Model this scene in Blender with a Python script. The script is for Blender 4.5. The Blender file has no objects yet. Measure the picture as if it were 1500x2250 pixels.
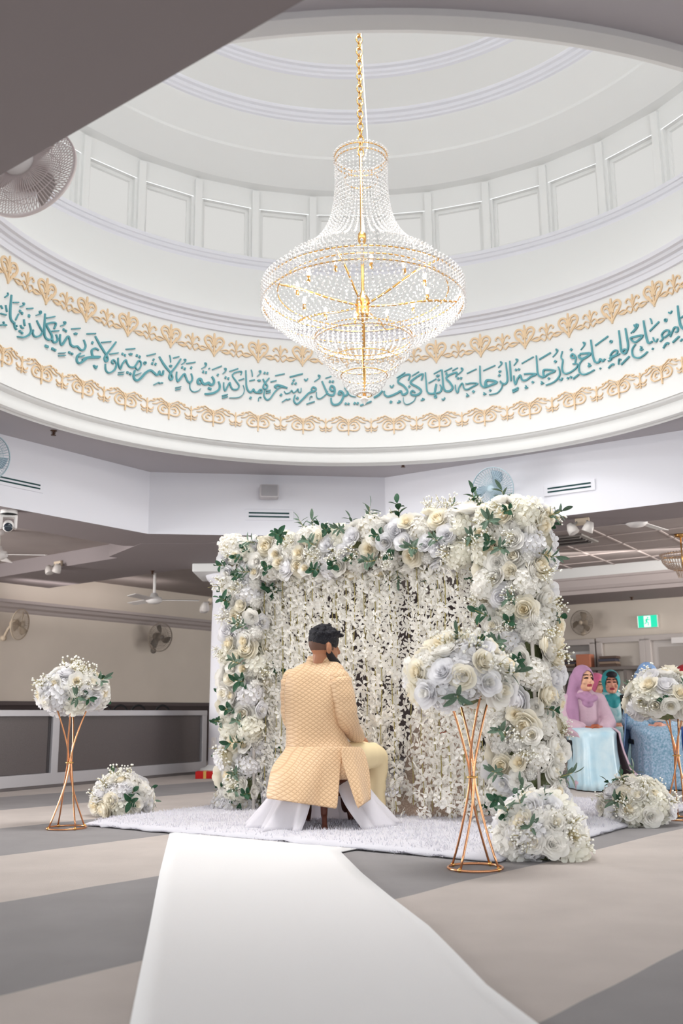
import bpy, bmesh, math, random
from math import sin, cos, pi, radians, sqrt, atan2
from mathutils import Vector, Matrix, Euler
random.seed(7)
SC = bpy.context.scene
COL = SC.collection
V = Vector

# ------------------------------------------------------------------ camera
CAM_H = 0.70; FPX = 2130.0; TILT = math.atan(450 / 2130.0); ROLL = 0.0096
_F = V((0, cos(TILT), sin(TILT))); _U0 = V((0, -sin(TILT), cos(TILT))); _R0 = V((1, 0, 0))
_R = _R0 * cos(ROLL) - _U0 * sin(ROLL); _U = _U0 * cos(ROLL) + _R0 * sin(ROLL)
CAMP = V((0, 0, CAM_H))
cam = bpy.data.cameras.new('camera'); camo = bpy.data.objects.new('camera', cam); COL.objects.link(camo)
cam.sensor_fit = 'VERTICAL'; cam.sensor_height = 36; cam.lens = FPX / 2250 * 36
M = Matrix((_R, _U, -_F)).transposed().to_4x4(); M.translation = CAMP; camo.matrix_world = M
cam.dof.use_dof = True; cam.dof.focus_distance = 6.0; cam.dof.aperture_fstop = 2.8
cam.clip_end = 200
SC.camera = camo

# ------------------------------------------------------------------ view, world, large lights
SC.view_settings.view_transform = 'Standard'; SC.view_settings.look = 'None'
SC.view_settings.gamma = 1; SC.view_settings.use_curve_mapping = False
SC.view_settings.exposure = 0.0
try:
    SC.cycles.use_denoising = True
    SC.cycles.max_bounces = 10; SC.cycles.transparent_max_bounces = 8
    SC.cycles.sample_clamp_indirect = 6
except Exception: pass
W = bpy.data.worlds.new('daylight'); SC.world = W; W.use_nodes = True
W.node_tree.nodes['Background'].inputs[0].default_value = (0.93, 0.975, 0.985, 1)
W.node_tree.nodes['Background'].inputs[1].default_value = 2.3

DC = V((0.1652, 6.364, 0))                    # axis of the dome
Z_SOF, Z_CEIL, Z_BAY = 2.579, 3.242, 2.76
def area(name, loc, target, sx, sy, power, col=(1, 1, 1), spread=None):
    l = bpy.data.lights.new(name, 'AREA'); l.shape = 'RECTANGLE'; l.size = sx; l.size_y = sy; l.energy = power; l.color = col
    if spread: l.spread = spread
    o = bpy.data.objects.new(name, l); COL.objects.link(o); o.location = loc
    o.rotation_euler = (V(target) - V(loc)).to_track_quat('-Z', 'Y').to_euler()
    return o
# daylight of the clerestory windows on the near half of the drum
for k in range(7):
    a = radians(180 - 75 + 25 * k)
    p = DC + V((sin(a), cos(a), 0)) * 3.30; p.z = 5.85
    area('window_daylight', p, DC + V((0, 0.6, 4.35)), 0.9, 0.6, 9.5, (0.985, 0.99, 0.98))
area('dome_fill_light', DC + V((0, -1.2, 6.95)), (0.1, 7.6, 0), 2.4, 1.2, 82, (1.0, 0.985, 0.965), radians(85))  # unseen fill lamp added high in the dome to brighten the floor
# fill lights added out of frame, left and right, to brighten the hall
area('side_fill_light', (-8.6, 10.0, 1.35), (0, 13.0, 1.25), 6, 1.6, 1000, (1.0, 0.98, 0.96))
area('side_fill_light', (8.8, 11.0, 1.5), (2, 11.5, 1.7), 5, 1.7, 380, (1.0, 0.96, 0.92))
# cove lamps over the back hall cornices
area('cove_lamp', (-3.55, 13.95, 2.42), (-3.75, 14.15, 2.8), 2.4, 0.1, 4.5, (1, 0.93, 0.9))
area('cove_lamp', (4.0, 12.2, 2.62), (4.2, 13.2, 2.75), 3.2, 0.15, 9, (1, 0.95, 0.91))

# ------------------------------------------------------------------ pixel helpers (points of the place read off the photograph)
def ray(x, y): return _F + _R * ((x - 750) / FPX) + _U * ((1125 - y) / FPX)
def fl(x, y, z=0.0): d = ray(x, y); return CAMP + d * ((z - CAM_H) / d.z)
def aty(x, y, Y): d = ray(x, y); return CAMP + d * (Y / d.y)
def onplane(x, y, P, n): d = ray(x, y); return CAMP + d * ((V(P) - CAMP).dot(V(n)) / d.dot(V(n)))
def oncyl(x, y, r):
    d = ray(x, y); a = d.x**2 + d.y**2; b = -2 * (d.x * DC.x + d.y * DC.y); c = DC.x**2 + DC.y**2 - r * r
    t = (-b + sqrt(max(b * b - 4 * a * c, 0))) / (2 * a); return CAMP + d * t

# ------------------------------------------------------------------ materials
def lin(c): c = c / 255; return c / 12.92 if c <= .04045 else ((c + .055) / 1.055) ** 2.4
MATS = {}
def mat(name, rgb, rough=.6, metal=0, var=0, vscale=8, bump=0, bscale=60, rgb2=None, spec=.3, sss=0, emit=0, trans=0, ior=1.45, sheen=0):
    if name in MATS: return MATS[name]
    m = bpy.data.materials.new(name); MATS[name] = m; m.use_nodes = True
    nt = m.node_tree; N = nt.nodes; L = nt.links; b = N['Principled BSDF']
    c = [lin(q) for q in rgb] + [1]
    b.inputs['Base Color'].default_value = c; b.inputs['Roughness'].default_value = rough; b.inputs['Metallic'].default_value = metal
    b.inputs['Specular IOR Level'].default_value = spec; b.inputs['IOR'].default_value = ior
    if trans: b.inputs['Transmission Weight'].default_value = trans
    if sheen: b.inputs['Sheen Weight'].default_value = sheen
    if emit: b.inputs['Emission Color'].default_value = c; b.inputs['Emission Strength'].default_value = emit
    tc = N.new('ShaderNodeTexCoord')
    if var or rgb2:
        n = N.new('ShaderNodeTexNoise'); n.inputs['Scale'].default_value = vscale; n.inputs['Detail'].default_value = 4
        L.new(tc.outputs['Object'], n.inputs['Vector'])
        r = N.new('ShaderNodeValToRGB'); L.new(n.outputs['Fac'], r.inputs['Fac'])
        if rgb2: c0, c1 = c, [lin(q) for q in rgb2] + [1]
        else: c0 = [q * (1 - var) for q in c[:3]] + [1]; c1 = [min(1, q * (1 + var)) for q in c[:3]] + [1]
        r.color_ramp.elements[0].position = .35; r.color_ramp.elements[1].position = .65
        r.color_ramp.elements[0].color = c0; r.color_ramp.elements[1].color = c1
        L.new(r.outputs['Color'], b.inputs['Base Color'])
    if bump:
        n2 = N.new('ShaderNodeTexNoise'); n2.inputs['Scale'].default_value = bscale; n2.inputs['Detail'].default_value = 3
        L.new(tc.outputs['Object'], n2.inputs['Vector'])
        bp = N.new('ShaderNodeBump'); bp.inputs['Strength'].default_value = bump; bp.inputs['Distance'].default_value = .02
        L.new(n2.outputs['Fac'], bp.inputs['Height']); L.new(bp.outputs['Normal'], b.inputs['Normal'])
    return m

def carpet_mat():
    m = bpy.data.materials.new('banded_carpet'); m.use_nodes = True; nt = m.node_tree; N = nt.nodes; L = nt.links; b = N['Principled BSDF']
    b.inputs['Roughness'].default_value = .95; b.inputs['Specular IOR Level'].default_value = .1
    g = N.new('ShaderNodeTexCoord')
    wob = N.new('ShaderNodeTexNoise'); wob.inputs['Scale'].default_value = 1.3; L.new(g.outputs['Object'], wob.inputs['Vector'])
    d = N.new('ShaderNodeVectorMath'); d.operation = 'DOT_PRODUCT'; L.new(g.outputs['Object'], d.inputs[0]); d.inputs[1].default_value = (.77, -.64, 0)
    a = N.new('ShaderNodeMath'); a.operation = 'MULTIPLY_ADD'; L.new(wob.outputs['Fac'], a.inputs[0]); a.inputs[1].default_value = .06; L.new(d.outputs['Value'], a.inputs[2])
    s = N.new('ShaderNodeMath'); s.operation = 'ADD'; L.new(a.outputs[0], s.inputs[0]); s.inputs[1].default_value = 1.23 - .03 + 24.0
    q = N.new('ShaderNodeMath'); q.operation = 'DIVIDE'; L.new(s.outputs[0], q.inputs[0]); q.inputs[1].default_value = 2.4
    fr = N.new('ShaderNodeMath'); fr.operation = 'FRACT'; L.new(q.outputs[0], fr.inputs[0])
    lt = N.new('ShaderNodeMath'); lt.operation = 'LESS_THAN'; L.new(fr.outputs[0], lt.inputs[0]); lt.inputs[1].default_value = .5
    n = N.new('ShaderNodeTexNoise'); n.inputs['Scale'].default_value = 3.5; n.inputs['Detail'].default_value = 6; L.new(g.outputs['Object'], n.inputs['Vector'])
    mx = N.new('ShaderNodeMix'); mx.data_type = 'RGBA'
    L.new(lt.outputs[0], mx.inputs['Factor'])
    mx.inputs['A'].default_value = [lin(q) for q in (196, 187, 182)] + [1]
    mx.inputs['B'].default_value = [lin(q) for q in (152, 149, 150)] + [1]
    hs = N.new('ShaderNodeHueSaturation'); L.new(mx.outputs['Result'], hs.inputs['Color'])
    mr = N.new('ShaderNodeMapRange'); L.new(n.outputs['Fac'], mr.inputs['Value']); mr.inputs['To Min'].default_value = .86; mr.inputs['To Max'].default_value = 1.12
    L.new(mr.outputs['Result'], hs.inputs['Value']); L.new(hs.outputs['Color'], b.inputs['Base Color'])
    n2 = N.new('ShaderNodeTexNoise'); n2.inputs['Scale'].default_value = 250; L.new(g.outputs['Object'], n2.inputs['Vector'])
    bp = N.new('ShaderNodeBump'); bp.inputs['Strength'].default_value = .35; bp.inputs['Distance'].default_value = .01
    L.new(n2.outputs['Fac'], bp.inputs['Height']); L.new(bp.outputs['Normal'], b.inputs['Normal'])
    return m

def brocade_mat():
    m = bpy.data.materials.new('gold_brocade'); m.use_nodes = True; nt = m.node_tree; N = nt.nodes; L = nt.links; b = N['Principled BSDF']
    b.inputs['Roughness'].default_value = .5; b.inputs['Sheen Weight'].default_value = .2
    tc = N.new('ShaderNodeTexCoord'); sp = N.new('ShaderNodeSeparateXYZ'); L.new(tc.outputs['Object'], sp.inputs[0])
    def mth(op, a, bb=None, c=None):
        n = N.new('ShaderNodeMath'); n.operation = op
        for i, v in enumerate((a, bb, c)):
            if v is None: continue
            if isinstance(v, (int, float)): n.inputs[i].default_value = v
            else: L.new(v, n.inputs[i])
        return n.outputs[0]
    h = mth('ADD', mth('MULTIPLY', sp.outputs[0], .85), mth('MULTIPLY', sp.outputs[1], .5))
    k = pi / .026
    f = mth('MINIMUM', mth('ABSOLUTE', mth('SINE', mth('MULTIPLY', mth('ADD', h, sp.outputs[2]), k))), mth('ABSOLUTE', mth('SINE', mth('MULTIPLY', mth('SUBTRACT', h, sp.outputs[2]), k))))
    r = N.new('ShaderNodeValToRGB'); L.new(f, r.inputs['Fac'])
    r.color_ramp.elements[0].position = .08; r.color_ramp.elements[1].position = .5
    r.color_ramp.elements[0].color = [lin(q) for q in (206, 166, 126)] + [1]; r.color_ramp.elements[1].color = [lin(q) for q in (229, 194, 154)] + [1]
    L.new(r.outputs['Color'], b.inputs['Base Color'])
    bp = N.new('ShaderNodeBump'); bp.inputs['Strength'].default_value = .5; bp.inputs['Distance'].default_value = .004
    L.new(f, bp.inputs['Height']); L.new(bp.outputs['Normal'], b.inputs['Normal'])
    return m

WHITE = mat('white_paint', (236, 236.5, 235.5), .7)
COOL = mat('cool_white_paint', (231, 231, 238), .65)
SOFFIT = mat('shaded_taupe_soffit', (140, 131, 132), .8)  # taupe, darkened to carry the backlit shade under the beams
BAYM = mat('ceiling_tile', (160, 150, 147), .9, var=.03, vscale=3)
TANW = mat('beige_wall_paint', (218, 207, 195), .8, var=.03, vscale=1.2)
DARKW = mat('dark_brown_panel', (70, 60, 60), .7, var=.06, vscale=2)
TAUPE = mat('taupe_cornice', (178, 168, 166), .7)
TEAL = mat('teal_enamel', (96, 160, 170), .5)
GOLDP = mat('gold_paint', (232, 204, 168), .5)
GOLD = mat('polished_rose_gold', (222, 160, 118), .22, metal=1)
BRASS = mat('polished_brass', (226, 178, 110), .25, metal=1)
ALU = mat('brushed_aluminium', (196, 194, 198), .45, metal=.4)
FROST = mat('frosted_dark_glass', (98, 91, 91), .35, spec=.5, var=.08, vscale=120)
def petal_mat(name, rgb, tr=.4):
    m = mat(name, rgb, .65, spec=.12); nt = m.node_tree; N = nt.nodes; L = nt.links; b = N['Principled BSDF']; o = N['Material Output']
    t = N.new('ShaderNodeBsdfTranslucent'); t.inputs['Color'].default_value = [lin(q) for q in rgb] + [1]; x = N.new('ShaderNodeMixShader'); x.inputs[0].default_value = tr
    L.new(b.outputs[0], x.inputs[1]); L.new(t.outputs[0], x.inputs[2]); L.new(x.outputs[0], o.inputs['Surface']); return m
WHCL = petal_mat('white_tulle', (246, 243, 248), .4)
PETW = petal_mat('white_petal', (252, 250, 246))
PETC = petal_mat('cream_petal', (252, 247, 234))
PETH = petal_mat('yellow_cream_petal', (252, 243, 222))
PETL = petal_mat('cool_white_petal', (249, 248, 250))
HYD = petal_mat('ivory_hydrangea_petal', (251, 249, 240))
LEAF = mat('deep_green_leaf', (44, 82, 58), .45, var=.25, vscale=20)
LEAFG = mat('grey_green_leaf', (94, 116, 98), .5, var=.2, vscale=20)
STEM = mat('olive_stem', (172, 160, 104), .6)
HYDC = mat('cream_hydrangea_heart', (216, 208, 186), .9)
FOAM = mat('olive_green_moss', (112, 118, 84), .9, var=.3, vscale=30)
GYP = mat('gypsophila_white', (250, 248, 240), .7)
SKIN = mat('brown_skin', (176, 122, 92), .5, spec=.35)
SKINF = mat('fair_skin', (222, 172, 142), .5, spec=.35)
HENNA = mat('hennaed_skin', (166, 92, 66), .5)
HAIR = mat('black_hair', (34, 33, 40), .45, bump=.8, bscale=90)
BEARD = mat('black_beard', (38, 32, 34), .6)
FADE = mat('short_shaved_hair', (104, 76, 64), .6)
BROC = brocade_mat()
CREAMC = mat('cream_cotton', (242, 222, 180), .7)
WOODD = mat('dark_mahogany', (84, 46, 36), .35, var=.2, vscale=30)
BLACK = mat('black_plastic', (28, 28, 30), .5)
PLAST = mat('white_plastic', (232, 228, 226), .4)
GREYP = mat('grey_plastic', (168, 164, 160), .5)
SLOT = mat('dark_slot', (40, 70, 72), .8)
RED = mat('red_gift_wrap', (196, 24, 22), .4)
CRYS = mat('crystal_glass', (250, 250, 250), .08, trans=.55, spec=.6, ior=1.5)
LIPS = mat('rose_lips', (160, 66, 74), .4)
BROW = mat('dark_brow', (58, 40, 36), .6)

# ------------------------------------------------------------------ builders
class MB:
    def __init__(s): s.v = []; s.f = []; s.m = []
    def add(s, vs, fs, mi=0):
        o = len(s.v); s.v += [tuple(p) for p in vs]; s.f += [tuple(i + o for i in q) for q in fs]; s.m += [mi] * len(fs); return s
    def box(s, c, d, mi=0, R=None):
        c = V(c); hx, hy, hz = d[0] / 2, d[1] / 2, d[2] / 2
        P = [V((x, y, z)) for x in (-hx, hx) for y in (-hy, hy) for z in (-hz, hz)]
        if R is not None: P = [R @ p for p in P]
        return s.add([c + p for p in P], [(0, 1, 3, 2), (4, 6, 7, 5), (0, 4, 5, 1), (2, 3, 7, 6), (0, 2, 6, 4), (1, 5, 7, 3)], mi)
    def rbox(s, c, d, b=.01, mi=0, R=None):         # box with chamfered edges
        c = V(c); h = V(d) / 2; b = min(b, h.x * .9, h.y * .9, h.z * .9); P = []; idx = {}
        bm = bmesh.new(); bmesh.ops.create_cube(bm, size=1)
        for v in bm.verts: v.co = V((v.co.x * d[0], v.co.y * d[1], v.co.z * d[2]))
        bmesh.ops.bevel(bm, geom=list(bm.edges), offset=b, segments=2, affect='EDGES', profile=.6)
        bm.verts.ensure_lookup_table()
        vs = [c + ((R @ v.co) if R is not None else v.co) for v in bm.verts]; fs = [tuple(v.index for v in f.verts) for f in bm.faces]
        bm.free(); return s.add(vs, fs, mi)
    def tube(s, path, rad, seg=8, mi=0, closed=False, cap=True):
        path = [V(p) for p in path]; n = len(path); rr = rad if isinstance(rad, (list, tuple)) else [rad] * n
        o = len(s.v); up = V((0, 0, 1)); prev = None
        for i, p in enumerate(path):
            a = path[(i - 1) % n] if (closed or i > 0) else p; b = path[(i + 1) % n] if (closed or i < n - 1) else p
            t = (b - a).normalized() if (b - a).length > 1e-9 else V((0, 0, 1))
            if prev is None: x = t.cross(up if abs(t.z) < .95 else V((1, 0, 0))).normalized()
            else: x = (prev - t * prev.dot(t)); x = x.normalized() if x.length > 1e-6 else t.orthogonal().normalized()
            prev = x; y = t.cross(x)
            for k in range(seg):
                q = 2 * pi * k / seg; s.v.append(tuple(p + (x * cos(q) + y * sin(q)) * rr[i]))
        fs = []
        for i in range(n if closed else n - 1):
            j = (i + 1) % n
            for k in range(seg): fs.append((o + i * seg + k, o + i * seg + (k + 1) % seg, o + j * seg + (k + 1) % seg, o + j * seg + k))
        if cap and not closed: fs.append(tuple(o + k for k in range(seg))[::-1]); fs.append(tuple(o + (n - 1) * seg + k for k in range(seg)))
        s.f += fs; s.m += [mi] * len(fs); return s
    def lathe(s, prof, seg=24, mi=0, c=(0, 0, 0), R=None, a0=0, a1=2 * pi):
        c = V(c); o = len(s.v); full = abs(a1 - a0 - 2 * pi) < 1e-6; m = seg if full else seg + 1
        for r, z in prof:
            for k in range(m):
                a = a0 + (a1 - a0) * k / seg; p = V((r * sin(a), r * cos(a), z))
                s.v.append(tuple(c + ((R @ p) if R is not None else p)))
        fs = []
        for i in range(len(prof) - 1):
            for k in range(seg):
                k2 = (k + 1) % m; fs.append((o + i * m + k, o + i * m + k2, o + (i + 1) * m + k2, o + (i + 1) * m + k))
        s.f += fs; s.m += [mi] * len(fs); return s
    def ball(s, c, r, seg=10, rings=6, mi=0, R=None):
        r = V((r, r, r)) if isinstance(r, (int, float)) else V(r); c = V(c); o = len(s.v)
        for i in range(rings + 1):
            t = pi * i / rings
            for k in range(seg):
                a = 2 * pi * k / seg; p = V((r.x * sin(t) * cos(a), r.y * sin(t) * sin(a), r.z * cos(t)))
                s.v.append(tuple(c + ((R @ p) if R is not None else p)))
        fs = [(o + i * seg + k, o + i * seg + (k + 1) % seg, o + (i + 1) * seg + (k + 1) % seg, o + (i + 1) * seg + k) for i in range(rings) for k in range(seg)]
        s.f += fs; s.m += [mi] * len(fs); return s
    def octa(s, c, r, mi=0, h=1.0):
        c = V(c); return s.add([c + V(p) * r for p in ((1, 0, 0), (0, 1, 0), (-1, 0, 0), (0, -1, 0), (0, 0, h), (0, 0, -h))],
            [(0, 1, 4), (1, 2, 4), (2, 3, 4), (3, 0, 4), (1, 0, 5), (2, 1, 5), (3, 2, 5), (0, 3, 5)], mi)
    def grid(s, P, mi=0, closed=False):              # rows of points
        o = len(s.v); n = len(P[0])
        for row in P: s.v += [tuple(p) for p in row]
        fs = []
        for i in range(len(P) - 1):
            for k in range(n if closed else n - 1):
                k2 = (k + 1) % n; fs.append((o + i * n + k, o + i * n + k2, o + (i + 1) * n + k2, o + (i + 1) * n + k))
        s.f += fs; s.m += [mi] * len(fs); return s
    def merge(s, other, X, mi=None):
        o = len(s.v); s.v += [tuple(X @ V(p)) for p in other.v]; s.f += [tuple(i + o for i in q) for q in other.f]
        s.m += other.m if mi is None else [mi] * len(other.f); return s
    def mesh(s, name, mats, smooth=True):
        me = bpy.data.meshes.new(name); me.from_pydata(s.v, [], s.f)
        for q in (mats if isinstance(mats, (list, tuple)) else [mats]): me.materials.append(q)
        me.polygons.foreach_set('material_index', s.m)
        if smooth: me.polygons.foreach_set('use_smooth', [True] * len(me.polygons))
        me.update(); return me
    def build(s, name, mats, parent=None, smooth=True):
        return link(name, s.mesh(name, mats, smooth), parent)
def link(name, me, parent=None, mw=None):
    o = bpy.data.objects.new(name, me); COL.objects.link(o)
    if parent is not None: o.parent = parent
    if mw is not None: o.matrix_local = mw
    return o
def autosmooth(o, ang=35):
    me = o.data; me.set_sharp_from_angle(angle=radians(ang)); return o
def solid(o, t, offset=-1):
    m = o.modifiers.new('thickness', 'SOLIDIFY'); m.thickness = t; m.offset = offset; return o
def tag(o, label=None, cat=None, group=None, kind=None):
    if label: o['label'] = label
    if cat: o['category'] = cat
    if group: o['group'] = group
    if kind: o['kind'] = kind
    return o
def thing(name, label, cat, loc=(0, 0, 0), rz=0, group=None, mw=None):
    o = bpy.data.objects.new(name, None); COL.objects.link(o); o.empty_display_size = .1
    if mw is not None: o.matrix_world = mw
    else: o.location = loc; o.rotation_euler = (0, 0, rz)
    return tag(o, label, cat, group)
def struct(o): o['kind'] = 'structure'; return o
def copy_tree(o, parent=None):
    c = o.copy(); COL.objects.link(c)
    if parent is not None: c.parent = parent
    for ch in list(o.children): copy_tree(ch, c)
    return c
def wallframe(P, n):                                # seen from the room: local x to the right, -y out of the wall, z up
    n = V(n).normalized(); x = V((0, 0, 1)).cross(n).normalized(); y = -n; z = x.cross(y).normalized()
    Mx = Matrix((x, y, z)).transposed().to_4x4(); Mx.translation = P; return Mx
def align_z(n, spin=0):
    q = V((0, 0, 1)).rotation_difference(V(n).normalized()); return q.to_matrix().to_4x4() @ Matrix.Rotation(spin, 4, 'Z')
def cat_rom(pts, sub=4, closed=False):
    pts = [V(p) for p in pts]; n = len(pts); out = []
    if n < 3 and not closed: return pts
    for i in range(n if closed else n - 1):
        p0 = pts[(i - 1) % n] if closed or i > 0 else pts[i]; p1 = pts[i]; p2 = pts[(i + 1) % n]; p3 = pts[(i + 2) % n] if closed or i < n - 2 else p2
        for k in range(sub):
            t = k / sub; out.append(.5 * ((2 * p1) + (p2 - p0) * t + (2 * p0 - 5 * p1 + 4 * p2 - p3) * t * t + (3 * p1 - p0 - 3 * p2 + p3) * t ** 3))
    if not closed: out.append(pts[-1])
    return out
def wbuild(mb, name, mats, parent, smooth=True):     # geometry given in world space, parented to an unrotated Empty
    if parent is not None:
        p = parent; off = V((0, 0, 0))
        while p is not None: off += p.location; p = p.parent
        mb.v = [tuple(V(q) - off) for q in mb.v]
    return mb.build(name, mats, parent, smooth)

# ================================================================== SETTING
# ---- floor
fm = MB(); fm.grid([[(x, y, 0) for x in (-12, 0, 12)] for y in (-7, 4, 20)])
struct(fm.build('floor', carpet_mat(), smooth=False))

# ---- octagon under the dome
A0 = V((.474, 10.24)); A1 = V((-2.012, 9.90)); A2 = V((-4.05, 7.17)); A3 = V((-4.05, 5.27)); A4 = V((.347, 1.926)); A5 = V((3.4, 2.3)); A6 = V((4.8, 4.6)); A7 = V((4.8, 7.49))
OCT = [A0, A1, A2, A3, A4, A5, A6, A7]
def offset_poly(P, d):
    out = []; n = len(P); c = sum(P, V((0, 0))) / n
    for i in range(n):
        a, b, e = P[i - 1], P[i], P[(i + 1) % n]
        def nrm(u, w):
            t = (w - u).normalized(); q = V((t.y, -t.x)); return q if q.dot((u + w) / 2 - c) > 0 else -q
        n1, n2 = nrm(a, b), nrm(b, e); bis = (n1 + n2).normalized(); out.append(b + bis * (d / max(.3, bis.dot(n1))))
    return out
OUT = offset_poly(OCT, .75)
def wallseg(name, a, b, z0, z1, m, t=.0):
    mb = MB(); mb.grid([[(a.x, a.y, z0), (b.x, b.y, z0)], [(a.x, a.y, z1), (b.x, b.y, z1)]]); return struct(mb.build(name, m, smooth=False))
# ring beam: inner faces (white fascias), soffits, outer faces
SIDE = ['back', 'back_left', 'left', 'front_left', 'front', 'front_right', 'right', 'back_right']
for i in range(8):
    a, b = OCT[i], OCT[(i + 1) % 8]; c, d = OUT[i], OUT[(i + 1) % 8]
    mb = MB()
    mb.add([(a.x, a.y, Z_SOF), (b.x, b.y, Z_SOF), (b.x, b.y, Z_CEIL), (a.x, a.y, Z_CEIL)], [(0, 1, 2, 3)], 0)
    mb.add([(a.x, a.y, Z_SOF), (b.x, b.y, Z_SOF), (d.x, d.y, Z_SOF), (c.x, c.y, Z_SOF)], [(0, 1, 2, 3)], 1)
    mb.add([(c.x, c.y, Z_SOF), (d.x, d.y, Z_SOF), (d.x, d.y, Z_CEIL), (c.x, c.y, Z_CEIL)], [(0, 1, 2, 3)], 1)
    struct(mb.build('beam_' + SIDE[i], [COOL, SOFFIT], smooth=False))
# ceiling over the octagon with the round opening of the dome
def ang_poly(P, a):                                   # distance from the dome axis to polygon P along angle a
    d = V((sin(a), cos(a))); o = V((DC.x, DC.y)); best = 99
    for i in range(len(P)):
        p, q = P[i], P[(i + 1) % len(P)]; e = q - p; den = d.x * e.y - d.y * e.x
        if abs(den) < 1e-9: continue
        w = p - o; t = (w.x * e.y - w.y * e.x) / den; u = (w.x * d.y - w.y * d.x) / den
        if t > 0 and -1e-6 <= u <= 1 + 1e-6: best = min(best, t)
    return best
angs = sorted([2 * pi * k / 144 for k in range(144)] + [atan2(p.x - DC.x, p.y - DC.y) % (2 * pi) for p in OCT])
mb = MB(); inner = []; outer = []
for a in angs:
    d = V((sin(a), cos(a), 0)); inner.append(DC + d * 3.25 + V((0, 0, Z_CEIL))); outer.append(DC + d * (ang_poly(OCT, a) + .02) + V((0, 0, Z_CEIL)))
mb.grid([inner, outer], closed=True); struct(mb.build('ceiling', mat('pale_grey_ceiling_paint', (186, 182, 186), .8), smooth=False))

# ---- dome: one turned profile per moulding
def ring(name, prof, m, seg=180): mb = MB(); mb.lathe(prof, seg, c=DC); return struct(autosmooth(mb.build(name, m), 28))
ring('trim_1', [(3.27, 3.25), (3.265, 3.215), (3.235, 3.205), (3.22, 3.222), (3.19, 3.212), (3.16, 3.222), (3.147, 3.25), (3.147, 3.325), (3.12, 3.332), (3.105, 3.345), (3.105, 3.36), (3.085, 3.37)], WHITE)
ring('wall_frieze', [(3.085, 3.36), (3.075, 3.9), (3.065, 4.49)], WHITE)
ring('trim_2', [(3.065, 4.478), (3.045, 4.484), (3.04, 4.53), (3.03, 4.54), (3.03, 4.57), (3.00, 4.58), (2.99, 4.605), (2.965, 4.615), (2.955, 4.65), (3.0, 4.655), (3.12, 4.65)], COOL)
ring('wall_cove', [(3.10, 4.63), (3.12, 4.72), (3.17, 4.85), (3.235, 5.0), (3.31, 5.16), (3.39, 5.32), (3.44, 5.43)], WHITE)
ring('trim_3', [(3.45, 5.385), (3.425, 5.392), (3.42, 5.43), (3.40, 5.44), (3.39, 5.47), (3.375, 5.475), (3.37, 5.51), (3.45, 5.515), (3.52, 5.515)], COOL)
NW = 34; PH = radians(3.1); DA = 2 * pi / NW
def drum_pt(a, r, z): return DC + V((sin(a) * r, cos(a) * r, z))
ZD0, ZD1, ZW0, ZW1 = 5.50, 6.36, 5.56, 6.13
ring('trim_4', [(3.47, ZD1 - .005), (3.44, ZD1), (3.36, 6.372)], WHITE)
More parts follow.
